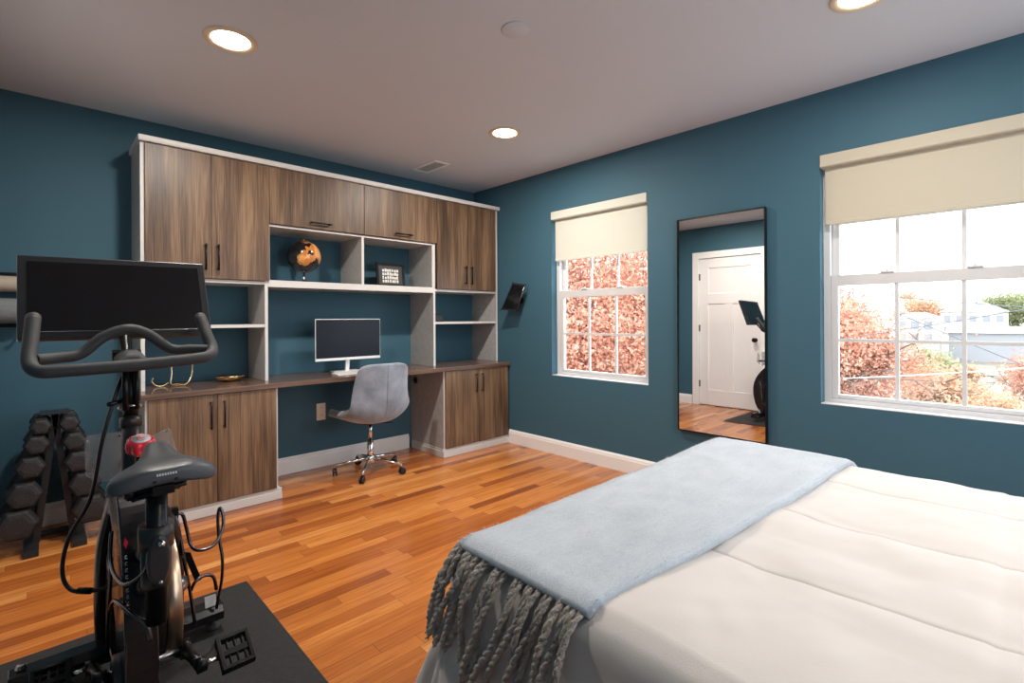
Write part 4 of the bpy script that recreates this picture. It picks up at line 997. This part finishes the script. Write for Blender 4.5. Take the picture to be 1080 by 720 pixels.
tree(19.6, -4.9, .42, 1.35, 10000, .08, M_['leaf_pink'], 'purplish pink shrubby tree at the right edge of the right window', 4)
tree(12.2, -3.55, -.35, .85, 9000, .05, M_['leaf_orange'], 'low orange shrub in the bottom right pane of the right window', 5)
tree(12.2, -1.2, -.75, .8, 6000, .055, M_['leaf_green'], 'low green and tan shrub at the bottom of the middle pane', 7)
tree(26, -1.0, -.15, 1.2, 5000, .09, M_['leaf_green'], 'small green tree in front of the far houses', 6)
for i, (x, y, tp, rd, m) in enumerate([(126,-2.5,8.2,5.5,'leaf_green'),(118,-13,8.0,5.2,'leaf_green'),(120,9.5,7.4,5.6,'leaf_orange')]):
    tree(x, y, tp, rd, 9000, .22, M_[m], ['rounded green tree on the horizon behind the white house','taller green tree on the horizon at the right edge of the window','orange tree on the horizon left of the white house'][i], 20+i)
def house(x, y, w, d, z0, ze, zr, label, wins=8, band=False):
    r = thing('house', (x, y, z0), label, 'building', 'houses beyond the garden')
    build(bx(x-d/2, x+d/2, y-w/2, y+w/2, z0, ze), 'walls', M_['siding'], r)
    q = MB(); q.add([(x-d/2-.3,y-w/2-.3,ze),(x+d/2+.3,y-w/2-.3,ze),(x+d/2+.3,y+w/2+.3,ze),(x-d/2-.3,y+w/2+.3,ze),(x,y-w*.2,zr),(x,y+w*.2,zr)], [(0,1,4),(1,2,5,4),(2,3,5),(3,0,4,5),(0,3,2,1)]); build(q, 'roof', M_['roof'], r)
    for f_ in range(2):
        for k in range(wins//2):
            yy = y-w/2+w*(k+.5)/(wins//2); zz = z0+(ze-z0)*(.55+.28*f_); build(bx(x-d/2-.06, x-d/2-.01, yy-.4, yy+.4, zz-.5, zz+.5), 'window', M_['dark_window'], r)
house(104, 1.6, 7.4, 8, -4.5, 1.75, 3.1, 'white hip-roofed house in the middle distance through the right window', 10)
house(78, 5.5, 3.8, 6, -4.5, .9, 1.6, 'pale grey house left of the white one, behind the middle panes', 6)
q = thing('long_building', (83,-5.5,-4.5), 'long low building with blue-grey wall band in front of the white house', 'building')
build(bx(80,86,-14,2.8,-4.5,-1.0), 'walls', M_['roof'], q)
rf = MB(); rf.prism([(79.7,-14.3,-1.0),(86.3,-14.3,-1.0),(86.3,-14.3,-.5),(83,-14.3,-.2),(79.7,-14.3,-.9)], (0,17.4,0)); build(rf, 'roof', M_['siding'], q)
def wire(a, b, sag, rad, m, label):
    pts = []; a = Vector(a); b = Vector(b)
    for i in range(25): t = i/24; p = a.lerp(b,t); p.z -= sag*4*t*(1-t); pts.append(p)
    tag(build(MB().tube(pts, rad, 6), 'power_line', m, origin=a.lerp(b,.5)), label, 'power line', 'power lines outside the right window')
M_['pale_cable'] = mat('pale_wire', srgb(190, 190, 190), .6)
def wp(x, y9, z9): k_ = (x+3.287)/12.287; return (x, -3.982+(y9+3.982)*k_, 1.1975+(z9-1.1975)*k_)
for x, a, b, sg, m, lb in [(6.8, (-.9,1.98), (-5.2,-.30), .03, 'cable', 'dark power line sloping down to the right across the window'),
         (6.6, (-1.6,.78), (-5.2,1.60), .02, 'cable', 'power line rising to the right in front of the white house'),
         (7.0, (-.9,1.80), (-5.2,1.22), .05, 'cable', 'thin upper power line crossing the tree and hazy horizon'),
         (6.4, (-1.3,-.12), (-5.2,.52), .03, 'pale_cable', 'lowest pale power line crossing the orange shrubs')]:
    wire(wp(x,*a), wp(x,*b), sg, .008, M_[m], lb)

# ------------------------------------------------------------------ world, camera
wd = bpy.data.worlds.new('overcast_sky'); bpy.context.scene.world = wd; wd.use_nodes = True
bg = wd.node_tree.nodes['Background']; bg.inputs[0].default_value = (.84, .92, 1.0, 1); bg.inputs[1].default_value = 3.5
cx, cy, cz, yaw, pit, rol, f = -3.287, -3.9824, 1.1975, .7663, .0015, -.0056, 521.25
fwv = Vector((math.cos(pit)*math.sin(yaw), math.cos(pit)*math.cos(yaw), math.sin(pit))); rv = Vector((math.cos(yaw), -math.sin(yaw), 0)); uv = rv.cross(fwv)
r2 = rv*math.cos(rol)+uv*math.sin(rol); u2 = -rv*math.sin(rol)+uv*math.cos(rol)
cam = bpy.data.cameras.new('camera'); co = bpy.data.objects.new('camera', cam); C.objects.link(co)
co.matrix_world = Matrix(((r2.x,u2.x,-fwv.x,cx),(r2.y,u2.y,-fwv.y,cy),(r2.z,u2.z,-fwv.z,cz),(0,0,0,1)))
cam.sensor_width = 36; cam.lens = f/1080*36; cam.shift_y = -(360-334.35)/1080; cam.clip_start = .05; cam.clip_end = 400
sc = bpy.context.scene; sc.camera = co
sc.view_settings.view_transform = 'Standard'; sc.view_settings.look = 'None'; sc.view_settings.exposure = 1.0; sc.view_settings.gamma = 1; sc.view_settings.use_curve_mapping = False
